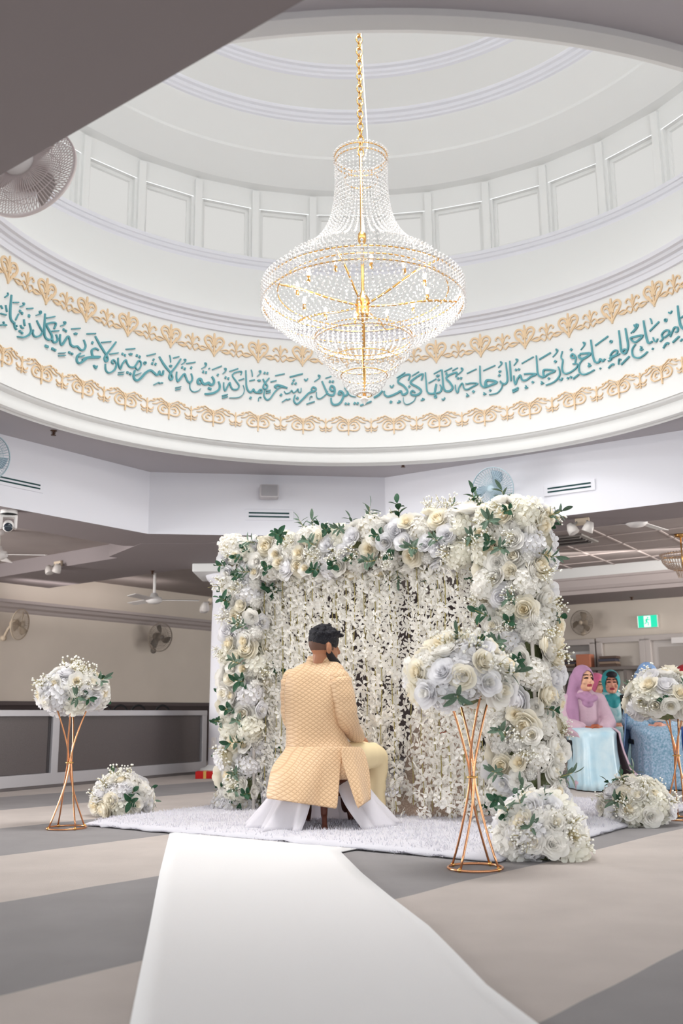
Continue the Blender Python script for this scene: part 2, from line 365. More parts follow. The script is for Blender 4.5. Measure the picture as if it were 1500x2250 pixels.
# window bays of the drum: wall sheet with a reveal, frame and bright pane in each
PANE = mat('daylit_pane', (214, 213, 210), .4, emit=1.0)
PANE.node_tree.nodes['Principled BSDF'].inputs['Base Color'].default_value = (0.02, .02, .02, 1)
wnum = 0
for k in range(NW):
    a0 = PH + DA * k; a1 = a0 + DA; ac = (a0 + a1) / 2; far = cos(ac) > -.05
    e = DA * .10; L = [a0, a0 + e, a1 - e, a1]; mb = MB(); ro = 3.47; rb = 3.56
    for (u, w, z0, z1) in ((0, 3, ZD0, ZW0), (0, 3, ZW1, ZD1), (0, 1, ZW0, ZW1), (2, 3, ZW0, ZW1)):
        mb.add([drum_pt(L[u], ro, z0), drum_pt(L[w], ro, z0), drum_pt(L[w], ro, z1), drum_pt(L[u], ro, z1)], [(0, 1, 2, 3)])
    q = [drum_pt(L[1], ro, ZW0), drum_pt(L[2], ro, ZW0), drum_pt(L[2], ro, ZW1), drum_pt(L[1], ro, ZW1)]
    q2 = [drum_pt(L[1], rb, ZW0), drum_pt(L[2], rb, ZW0), drum_pt(L[2], rb, ZW1), drum_pt(L[1], rb, ZW1)]
    mb.add(q + q2, [(0, 1, 5, 4), (1, 2, 6, 5), (2, 3, 7, 6), (3, 0, 4, 7)])
    p0, p1 = a0 - .011, a0 + .011                      # pilaster strip
    P = [drum_pt(p0, 3.43, ZD0), drum_pt(p1, 3.43, ZD0), drum_pt(p1, 3.43, ZD1 - .04), drum_pt(p0, 3.43, ZD1 - .04), drum_pt(p0, 3.49, ZD0), drum_pt(p1, 3.49, ZD0), drum_pt(p1, 3.49, ZD1 - .04), drum_pt(p0, 3.49, ZD1 - .04)]
    mb.add(P, [(0, 1, 2, 3), (0, 3, 7, 4), (1, 5, 6, 2), (3, 2, 6, 7)])
    struct(mb.build('wall_drum', WHITE, smooth=False))
    if not far: continue
    wnum += 1
    w = MB(); f = .035
    def fq(u0, u1, z0, z1, r0, r1):
        p = [drum_pt(u0, r0, z0), drum_pt(u1, r0, z0), drum_pt(u1, r0, z1), drum_pt(u0, r0, z1), drum_pt(u0, r1, z0), drum_pt(u1, r1, z0), drum_pt(u1, r1, z1), drum_pt(u0, r1, z1)]
        w.add(p, [(0, 1, 2, 3), (0, 4, 5, 1), (2, 6, 7, 3), (0, 3, 7, 4), (1, 5, 6, 2)])
    fa = f / 3.5
    fq(L[1], L[1] + fa, ZW0, ZW1, 3.52, 3.56); fq(L[2] - fa, L[2], ZW0, ZW1, 3.52, 3.56); fq(L[1], L[2], ZW1 - f, ZW1, 3.52, 3.56); fq(L[1], L[2], ZW0, ZW0 + f, 3.52, 3.56)
    fr = struct(w.build('window_%d' % wnum, WHITE, smooth=False))
    p = MB(); p.add([drum_pt(L[1], 3.555, ZW0), drum_pt(L[2], 3.555, ZW0), drum_pt(L[2], 3.555, ZW1), drum_pt(L[1], 3.555, ZW1)], [(0, 1, 2, 3)])
    p.build('pane', PANE, fr, smooth=False)
ring('ceiling_dome_lower', [(3.36, 6.37), (3.25, 6.44), (3.12, 6.53), (3.064, 6.565), (3.064, 6.595), (2.99, 6.66), (2.88, 6.76), (2.80, 6.815)], WHITE)
ring('trim_5', [(2.80, 6.81), (2.775, 6.818), (2.77, 6.84), (2.745, 6.85), (2.735, 6.88), (2.705, 6.89), (2.70, 6.925)], COOL)
ring('ceiling_dome_middle', [(2.70, 6.92), (2.60, 6.97), (2.48, 7.03), (2.40, 7.062)], WHITE)
ring('trim_6', [(2.40, 7.06), (2.37, 7.07), (2.365, 7.09), (2.34, 7.10), (2.335, 7.125), (2.30, 7.13), (2.289, 7.15)], COOL)
ring('ceiling_dome_upper', [(2.289, 7.15), (2.1, 7.23), (1.7, 7.36), (1.2, 7.47), (.6, 7.54), (0.001, 7.56)], WHITE)

# ---- ceilings of the surrounding hall (bays) as one sheet around the ring beam
mb = MB(); outer = []; inner = []
OB = [V((-9, 18.6)), V((-9, -1.5)), V((9, -1.5)), V((9, 18.6))]
angs2 = sorted([2 * pi * k / 72 for k in range(72)] + [atan2(p.x - DC.x, p.y - DC.y) % (2 * pi) for p in OUT + OB])
for a in angs2:
    d = V((sin(a), cos(a), 0)); inner.append(DC + d * ang_poly(OUT, a) + V((0, 0, Z_BAY))); outer.append(DC + d * min(20, ang_poly(OB, a)) + V((0, 0, Z_BAY)))
mb.grid([inner, outer], closed=True); struct(mb.build('ceiling_bays', BAYM, smooth=False))
# radial beam running left from the ring beam's corner
def prism(name, pts, z0, z1, m, cap=True):
    mb = MB(); n = len(pts); P = [(p[0], p[1], z0) for p in pts] + [(p[0], p[1], z1) for p in pts]
    fs = [(i, (i + 1) % n, n + (i + 1) % n, n + i) for i in range(n)] + ([tuple(range(n))[::-1], tuple(range(n, 2 * n))] if cap else [])
    mb.add(P, fs); return mb.build(name, m, smooth=False)
t = V((-.79, .61)); q = V((.61, .79)); s0 = V((-1.30, 10.35))
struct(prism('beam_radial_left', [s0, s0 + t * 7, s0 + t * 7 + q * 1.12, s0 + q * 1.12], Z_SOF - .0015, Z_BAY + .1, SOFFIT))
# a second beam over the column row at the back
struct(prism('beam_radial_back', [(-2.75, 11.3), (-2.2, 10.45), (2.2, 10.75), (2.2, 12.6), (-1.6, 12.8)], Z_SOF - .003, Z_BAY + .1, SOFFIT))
# ---- back left wall with its cornice, wainscot rail and dark lower panel
B0 = V((-5.35, 12.6)); B1 = V((-2.1, 17.05)); bt = (B1 - B0).normalized(); bn = V((bt.y, -bt.x))
if bn.y > 0: bn = -bn
B0 = B0 - bt * 4
def sheet(name, a, b, z0, z1, m): return wallseg(name, a, b, z0, z1, m)
sheet('wall_back_left', B0, B1, .93, Z_BAY, TANW)
sheet('wall_back_left_lower', B0, B1, 0, .93, DARKW)
def along(name, a, b, n, prof, m):                    # extrude (out, z) profile along a wall
    mb = MB(); mb.grid([[(e.x + n.x * o, e.y + n.y * o, z) for o, z in prof] for e in (a, b)]); return struct(mb.build(name, m, smooth=False))
along('trim_7', B0, B1, bn, [(0, .90), (.03, .90), (.03, .955), (0, .955)], mat('dark_rail', (92, 82, 82), .6))
along('trim_8', B0, B1, bn, [(0, 2.17), (.03, 2.19), (.05, 2.22), (.12, 2.24), (.15, 2.28), (.2, 2.29), (.2, 2.33), (0, 2.34)], TAUPE)
# ---- back wall (dark) seen through the blossom curtain
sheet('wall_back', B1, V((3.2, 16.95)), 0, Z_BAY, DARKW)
# ---- right: bulkhead with cornice, soffit, wall with glazed screens
rd = V((1, -.65)).normalized(); rn = V((-rd.y, rd.x)); rn = rn if rn.y < 0 else -rn
K0 = V((2.3, 14.45)); K1 = K0 + rd * 8
sheet('wall_bulkhead_right', K0, K1, 2.38, Z_BAY + .25, WHITE)
along('trim_9', K0, K1, rn, [(0, 2.37), (.02, 2.37), (.03, 2.42), (.06, 2.43), (.09, 2.47), (.10, 2.56), (.12, 2.57), (.12, 2.60), (0, 2.60)], TAUPE)
W0 = V((2.3, 15.95)); W1 = W0 + rd * 8
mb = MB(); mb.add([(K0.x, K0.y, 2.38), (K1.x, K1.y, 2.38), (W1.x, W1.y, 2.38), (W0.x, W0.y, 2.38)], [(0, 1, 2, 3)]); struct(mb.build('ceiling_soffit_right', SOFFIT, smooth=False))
sheet('wall_right', W0, W1, 0, 2.38, TANW)
WR = wallframe(V((W0.x, W0.y, 0)), V((rn.x, rn.y, 0)))
def wr_uz(x, y):                                       # pixel to wall coordinates
    p = onplane(x, y, (W0.x, W0.y, 0), (rn.x, rn.y, 0)); l = WR.inverted() @ p; return l.x, l.z
# glazed screens and the door of the right wall
def screen(name, px0, px1, pytop, depth, panem, kids=()):
    u0, zt = wr_uz(px0, pytop); u1, _ = wr_uz(px1, pytop); z0 = .05
    f = MB(); w = .09
    for c, d in (((u0, -.03, (zt + z0) / 2), (w, .1, zt - z0)), ((u1, -.03, (zt + z0) / 2), (w, .1, zt - z0)), (((u0 + u1) / 2, -.03, zt), (u1 - u0 + w, .1, w)), (((u0 + u1) / 2, -.03, z0 + .05), (u1 - u0 + w, .1, w))): f.rbox(c, d, .012)
    o = struct(f.build(name, mat('grey_white_frame', (196, 188, 184), .6), smooth=False)); o.matrix_world = WR
    p = MB(); p.box(((u0 + u1) / 2, -.012, (zt + z0) / 2), (u1 - u0, .01, zt - z0)); p.build('pane', panem, o, smooth=False)
    return o, u0, u1, zt
PALEG = mat('pale_backlit_glass', (206, 196, 186), .3, var=.05, vscale=1)
wA, u0, u1, zt = screen('window_%d' % (wnum + 1), 1234, 1303, 1414, 0, mat('grey_glass', (128, 120, 116), .3))
p = MB(); ua, za = wr_uz(1251, 1433); ub, zb = wr_uz(1300, 1472); p.box(((ua + ub) / 2, -.022, (za + zb) / 2), (ub - ua, .006, za - zb)); p.build('blind', mat('pale_blind', (205, 202, 202), .7), wA, smooth=False)
wB, u0, u1, zt = screen('window_%d' % (wnum + 2), 1318, 1412, 1408, 0, PALEG)
dC, u0, u1, zt = screen('door_1', 1424, 1530, 1402, 0, mat('white_door', (200, 194, 190), .6))
p = MB(); ua, za = wr_uz(1448, 1422); ub, zb = wr_uz(1530, 1580); p.box(((ua + ub) / 2, -.024, (za + zb) / 2), (ub - ua, .01, za - zb)); p.build('door_glass', mat('dim_door_glass', (168, 160, 154), .3), dC, smooth=False)
p = MB(); ua, za = wr_uz(1478, 1408); p.rbox((ua + .18, -.07, za), (.36, .08, .09), .01); p.build('door_closer', PLAST, dC, smooth=False)
# shelf in front of the screens with a few things on it
ua, za = wr_uz(1245, 1474); ub, _ = wr_uz(1425, 1474)
t = thing('wall_shelf', 'long dark grey shelf running below the glazed screens behind the seated women', 'shelf', mw=WR)
MB().rbox(((ua + ub) / 2, -.2, za), (ub - ua, .32, .05), .008).build('shelf_board', mat('dark_grey_laminate', (120, 112, 108), .6), t, smooth=False)
for uu in (ua + .25, (ua + ub) / 2, ub - .25): MB().box((uu, -.19, za / 2 - .012), (.05, .30, za - .03)).build('leg', mat('dark_grey_laminate', (120, 112, 108)), t, smooth=False)
uo, zo = wr_uz(1297, 1470)
o = MB().rbox((uo, -.22, za + .025 + .10), (.22, .2, .2), .01).build('storage_box', mat('orange_box', (190, 122, 96), .7), smooth=False); o.matrix_world = WR
tag(o, 'small orange box on the dark shelf under the glazed screens', 'box')
for px, hh, lab in ((1262, .12, 'low pile of dark books on the shelf beside the orange box'), (1350, .16, 'low pile of brown books on the shelf behind the woman in the teal scarf')):
    ux, _ = wr_uz(px, 1470); tt = thing('book_pile', lab, 'books', mw=WR @ Matrix.Translation((ux, -.2, za + .025)))
    n = 4
    for i in range(n): MB().rbox((random.uniform(-.02, .02), 0, (i + .5) * hh / n), (.26, .2, hh / n * .92), .004).build('book', mat('book_cover_%d' % (i % 3), [(92, 74, 66), (140, 120, 104), (74, 72, 84)][i % 3], .6), tt, smooth=False)

# ---- column with square capital
cx, cy = -1.40, 12.3
col = struct(MB().lathe([(.27, .12), (.268, .3), (.262, 1.2), (.25, 2.28), (.262, 2.29), (.262, 2.32), (.25, 2.33), (.25, 2.38), (.30, 2.40), (.33, 2.44), (.34, 2.47)], 40, c=(cx, cy, 0)).build('column', COOL))
struct(MB().rbox((cx, cy, 2.522), (.90, .90, .105), .015).build('column_capital', WHITE, smooth=False)).parent = col
struct(MB().lathe([(.0, .0), (.40, 0), (.40, .06), (.37, .07), (.36, .10), (.31, .11), (.27, .14)], 40, c=(cx, cy, 0)).build('column_base', WHITE)).parent = col
p = aty(491, 1632, cy - .26)
t = thing('power_outlet', 'small grey wall outlet low on the white column', 'outlet', p, rz=radians(-14)); MB().rbox((0, -.01, 0), (.07, .02, .115), .005).build('cover_plate', GREYP, t, smooth=False)
for dz in (-.025, .025): MB().rbox((0, -.024, dz), (.03, .01, .03), .003).build('socket', mat('outlet_socket', (92, 96, 86), .5), t, smooth=False)
p = aty(471, 1631, cy - .21)
t = thing('light_switch', 'white switch plate on the column left of the grey outlet', 'switch', p, rz=radians(-38)); MB().rbox((0, -.01, 0), (.07, .02, .115), .005).build('cover_plate', PLAST, t, smooth=False); MB().rbox((0, -.024, 0), (.02, .012, .035), .003).build('toggle', PLAST, t, smooth=False)

# ---- low glazed partition on the left
p0 = fl(0, 1740); p1 = fl(447, 1698.5); pd = (p1 - p0).normalized(); L = (p1 - p0).length; p00 = p0 - pd * 2.2; L2 = (p1 - p00).length
ang = atan2(pd.y, pd.x)
PM = Matrix.Translation(p00) @ Matrix.Rotation(ang, 4, 'Z'); PH_ = .80
t = thing('glass_partition', 'low aluminium framed partition with dark frosted glass along the left side', 'partition', mw=PM)
def pu(px): pp = onplane(px, 1650, p0, (-pd.y, pd.x, 0)); return (pp - p00).dot(pd)
um = pu(115)
def pbox(n, u0, u1, z0, z1, m, th=.07, y=0): return MB().rbox(((u0 + u1) / 2, y, (z0 + z1) / 2), (u1 - u0, th, z1 - z0), .006).build(n, m, t, smooth=False)
pbox('top_rail', 0, L2, PH_ - .065, PH_, ALU, .09); pbox('bottom_rail', 0, L2, .03, .15, ALU, .09)
pbox('kick_rail', 0, L2, 0, .03, mat('dark_kick_rail', (110, 104, 104), .6), .08)
for u in (L2 - .05, um): pbox('post', u - .05, u + .05, .03, PH_ - .03, ALU, .085)
pbox('glass_panel', um + .05, L2 - .10, .15, PH_ - .065, FROST, .012); pbox('glass_panel', 0, um - .05, .15, PH_ - .065, FROST, .012)
pbox('gasket', um - .085, um - .05, .15, PH_ - .065, mat('dark_gasket', (70, 66, 68), .5), .03)
# dark hoops showing above the partition
for px, Yh in ((228, 13.2), (264, 13.5), (304, 13.8), (357, 14.2)):
    b = aty(px, 1556, Yh); w = .095; P = [(-w - .03, 0, 0), (-w - .02, 0, .45), (-w, 0, .78), (-w * .7, 0, .855), (0, 0, .885), (w * .7, 0, .855), (w, 0, .78), (w + .02, 0, .45), (w + .03, 0, 0)]
    o = MB().tube(cat_rom(P, 4), .014, 8).build('black_hoop', BLACK); o.location = (b.x, b.y, 0); tag(o, 'black curved hoop just showing above the dark glass partition', 'hoop', 'hoops behind the partition')
# red gift box lying before the column
p = fl(430, 1711); q = fl(520, 1711)
t = thing('gift_box', 'flat red box with a gold ribbon lying on the carpet by the column', 'box', ((p.x + q.x) / 2, p.y + .06, 0), rz=radians(2))
w = (q - p).length
MB().rbox((0, 0, .042), (w, .2, .084), .006).build('box_body', RED, t, smooth=False); MB().rbox((-w / 2 + w * .22, 0, .0435), (.035, .206, .089), .004).build('ribbon', mat('gold_ribbon', (214, 172, 96), .35), t, smooth=False)

# ================================================================== FRIEZE AND LETTERING ON THE DOME WALL
def strokes_mb(strokes, r, dep=.012):
    """strokes: lists of (angle, z, halfwidth); raised ribbons on the cylinder of radius r about the dome axis"""
    mb = MB()
    for st in strokes:
        n = len(st); F_ = []; Bk = []
        for i, (a, z, w) in enumerate(st):
            i0, i1 = max(i - 1, 0), min(i + 1, n - 1); du = (st[i1][0] - st[i0][0]) * r; dz = st[i1][1] - st[i0][1]; l = sqrt(du * du + dz * dz) or 1
            nx, nz = -dz / l * w, du / l * w
            F_.append((drum_pt(a + nx / r, r - dep, z + nz), drum_pt(a - nx / r, r - dep, z - nz))); Bk.append((drum_pt(a + nx / r, r + .004, z + nz), drum_pt(a - nx / r, r + .004, z - nz)))
        o = len(mb.v)
        for i in range(n): mb.v += [tuple(F_[i][0]), tuple(F_[i][1]), tuple(Bk[i][1]), tuple(Bk[i][0])]
        for i in range(n - 1):
            a, b = o + 4 * i, o + 4 * (i + 1)
            for k in range(4): mb.f.append((a + k, a + (k + 1) % 4, b + (k + 1) % 4, b + k)); mb.m.append(0)
        mb.f += [(o, o + 1, o + 2, o + 3), (o + 4 * n - 4, o + 4 * n - 1, o + 4 * n - 2, o + 4 * n - 3)]; mb.m += [0, 0]
    return mb
def motif_strokes(kind):                              # unit: metres around the motif centre (u right, v up)
    S = []
    def st(pts, w, taper=True):
        c = cat_rom([V((p[0], p[1], 0)) for p in pts], 4); n = len(c)
        S.append([(p.x, p.y, w * ((.35 + .65 * sin(pi * (.12 + .76 * i / (n - 1)))) if taper else 1)) for i, p in enumerate(c)])
    for s in (-1, 1):
        if kind == 'upper_big':
            st([(0, -.105), (s * .03, -.06), (s * .075, -.01), (s * .10, .045), (s * .075, .085), (s * .03, .075), (s * .012, .03), (s * .02, -.02)], .015)
            st([(s * .015, .0), (s * .045, .045), (s * .075, .04)], .010)
            st([(s * .02, -.06), (s * .05, -.03), (s * .06, .0)], .014)
            st([(s * .06, -.05), (s * .12, -.03), (s * .165, -.045)], .006)
        if kind == 'upper_small':
            st([(0, -.03), (s * .02, .03), (s * .05, .055), (s * .075, .03), (s * .06, .02)], .010)
            st([(s * .01, -.035), (s * .05, -.015), (s * .09, -.055), (s * .14, -.06)], .007)
            st([(s * .03, -.085), (s * .06, -.055), (s * .10, -.07), (s * .15, -.055)], .011)
            st([(0, -.03), (s * .012, -.07), (s * .03, -.09)], .006)
        if kind == 'lower_big':
            st([(0, -.01), (s * .04, .03), (s * .085, .025), (s * .115, -.02), (s * .09, -.06), (s * .04, -.065), (0, -.055)], .008)
            st([(s * .03, -.005), (s * .06, .005), (s * .075, -.025), (s * .05, -.035)], .009)
            st([(s * .025, .03), (s * .08, .055), (s * .13, .025), (s * .175, .015)], .006)
            st([(s * .045, .06), (s * .09, .085), (s * .12, .065)], .006)
            st([(s * .01, .02), (s * .02, .05), (s * .045, .06)], .007)
        if kind == 'lower_small':
            st([(0, .01), (s * .03, .04), (s * .07, .045), (s * .105, .075), (s * .135, .06)], .007)
            st([(s * .06, .06), (s * .08, .07)], .012)
            st([(0, -.02), (s * .03, -.045), (s * .06, -.03), (s * .065, -.015)], .007)
            st([(s * .01, -.06), (s * .04, -.07), (s * .06, -.055)], .006)
    if kind == 'upper_big': st([(0, -.02), (0, .05), (0, .10), (0, .125)], .015); st([(0, -.12), (0, -.07), (0, -.02)], .014)
    if kind == 'upper_small': st([(0, -.02), (0, .04), (0, .085)], .013)
    if kind == 'lower_big': st([(0, -.11), (0, -.05), (0, .0), (0, .055)], .012)
    if kind == 'lower_small': st([(0, -.085), (0, -.04), (0, .01), (0, .06)], .010)
    return S
STEP = radians(8.571)
def frieze(name, label, zc, a0, kinds, r, part):
    t = thing(name, label, 'frieze', (DC.x, DC.y, 0))
    for j, kd in enumerate(kinds):
        S = [[(u / r, zc + v, w * .66) for u, v, w in s] for s in motif_strokes(kd)]
        mb = strokes_mb(S, r); mb.v = [tuple(V(p) - DC) for p in mb.v]; me = mb.mesh(part[j], GOLDP, False)
        for k in range(42):
            a = a0 + STEP * (k + .5 * j)
            if cos(a) < -.45: continue                # the near side of the band is hidden by the ceiling
            link(part[j], me, t, Matrix.Rotation(-a, 4, 'Z'))
frieze('scroll_frieze', 'gold painted scroll frieze with heart shaped palmettes above the teal lettering', 4.325, radians(-18.9), ('upper_big', 'upper_small'), 3.066, ('heart_palmette', 'fleur'))
frieze('scroll_frieze', 'gold outlined scroll frieze running round the dome wall below the teal lettering', 3.60, radians(-1.6), ('lower_big', 'lower_small'), 3.079, ('double_volute', 'drop_flower'))
# lettering: pen strokes read off enlarged crops (crop origin and scale), one child per word
CR = {1: (0, 540, .146667), 2: (180, 640, .146667), 3: (370, 700, .146667), 4: (550, 740, .2), 5: (820, 740, .173333), 6: (1060, 680, .16), 7: (1260, 560, .16)}
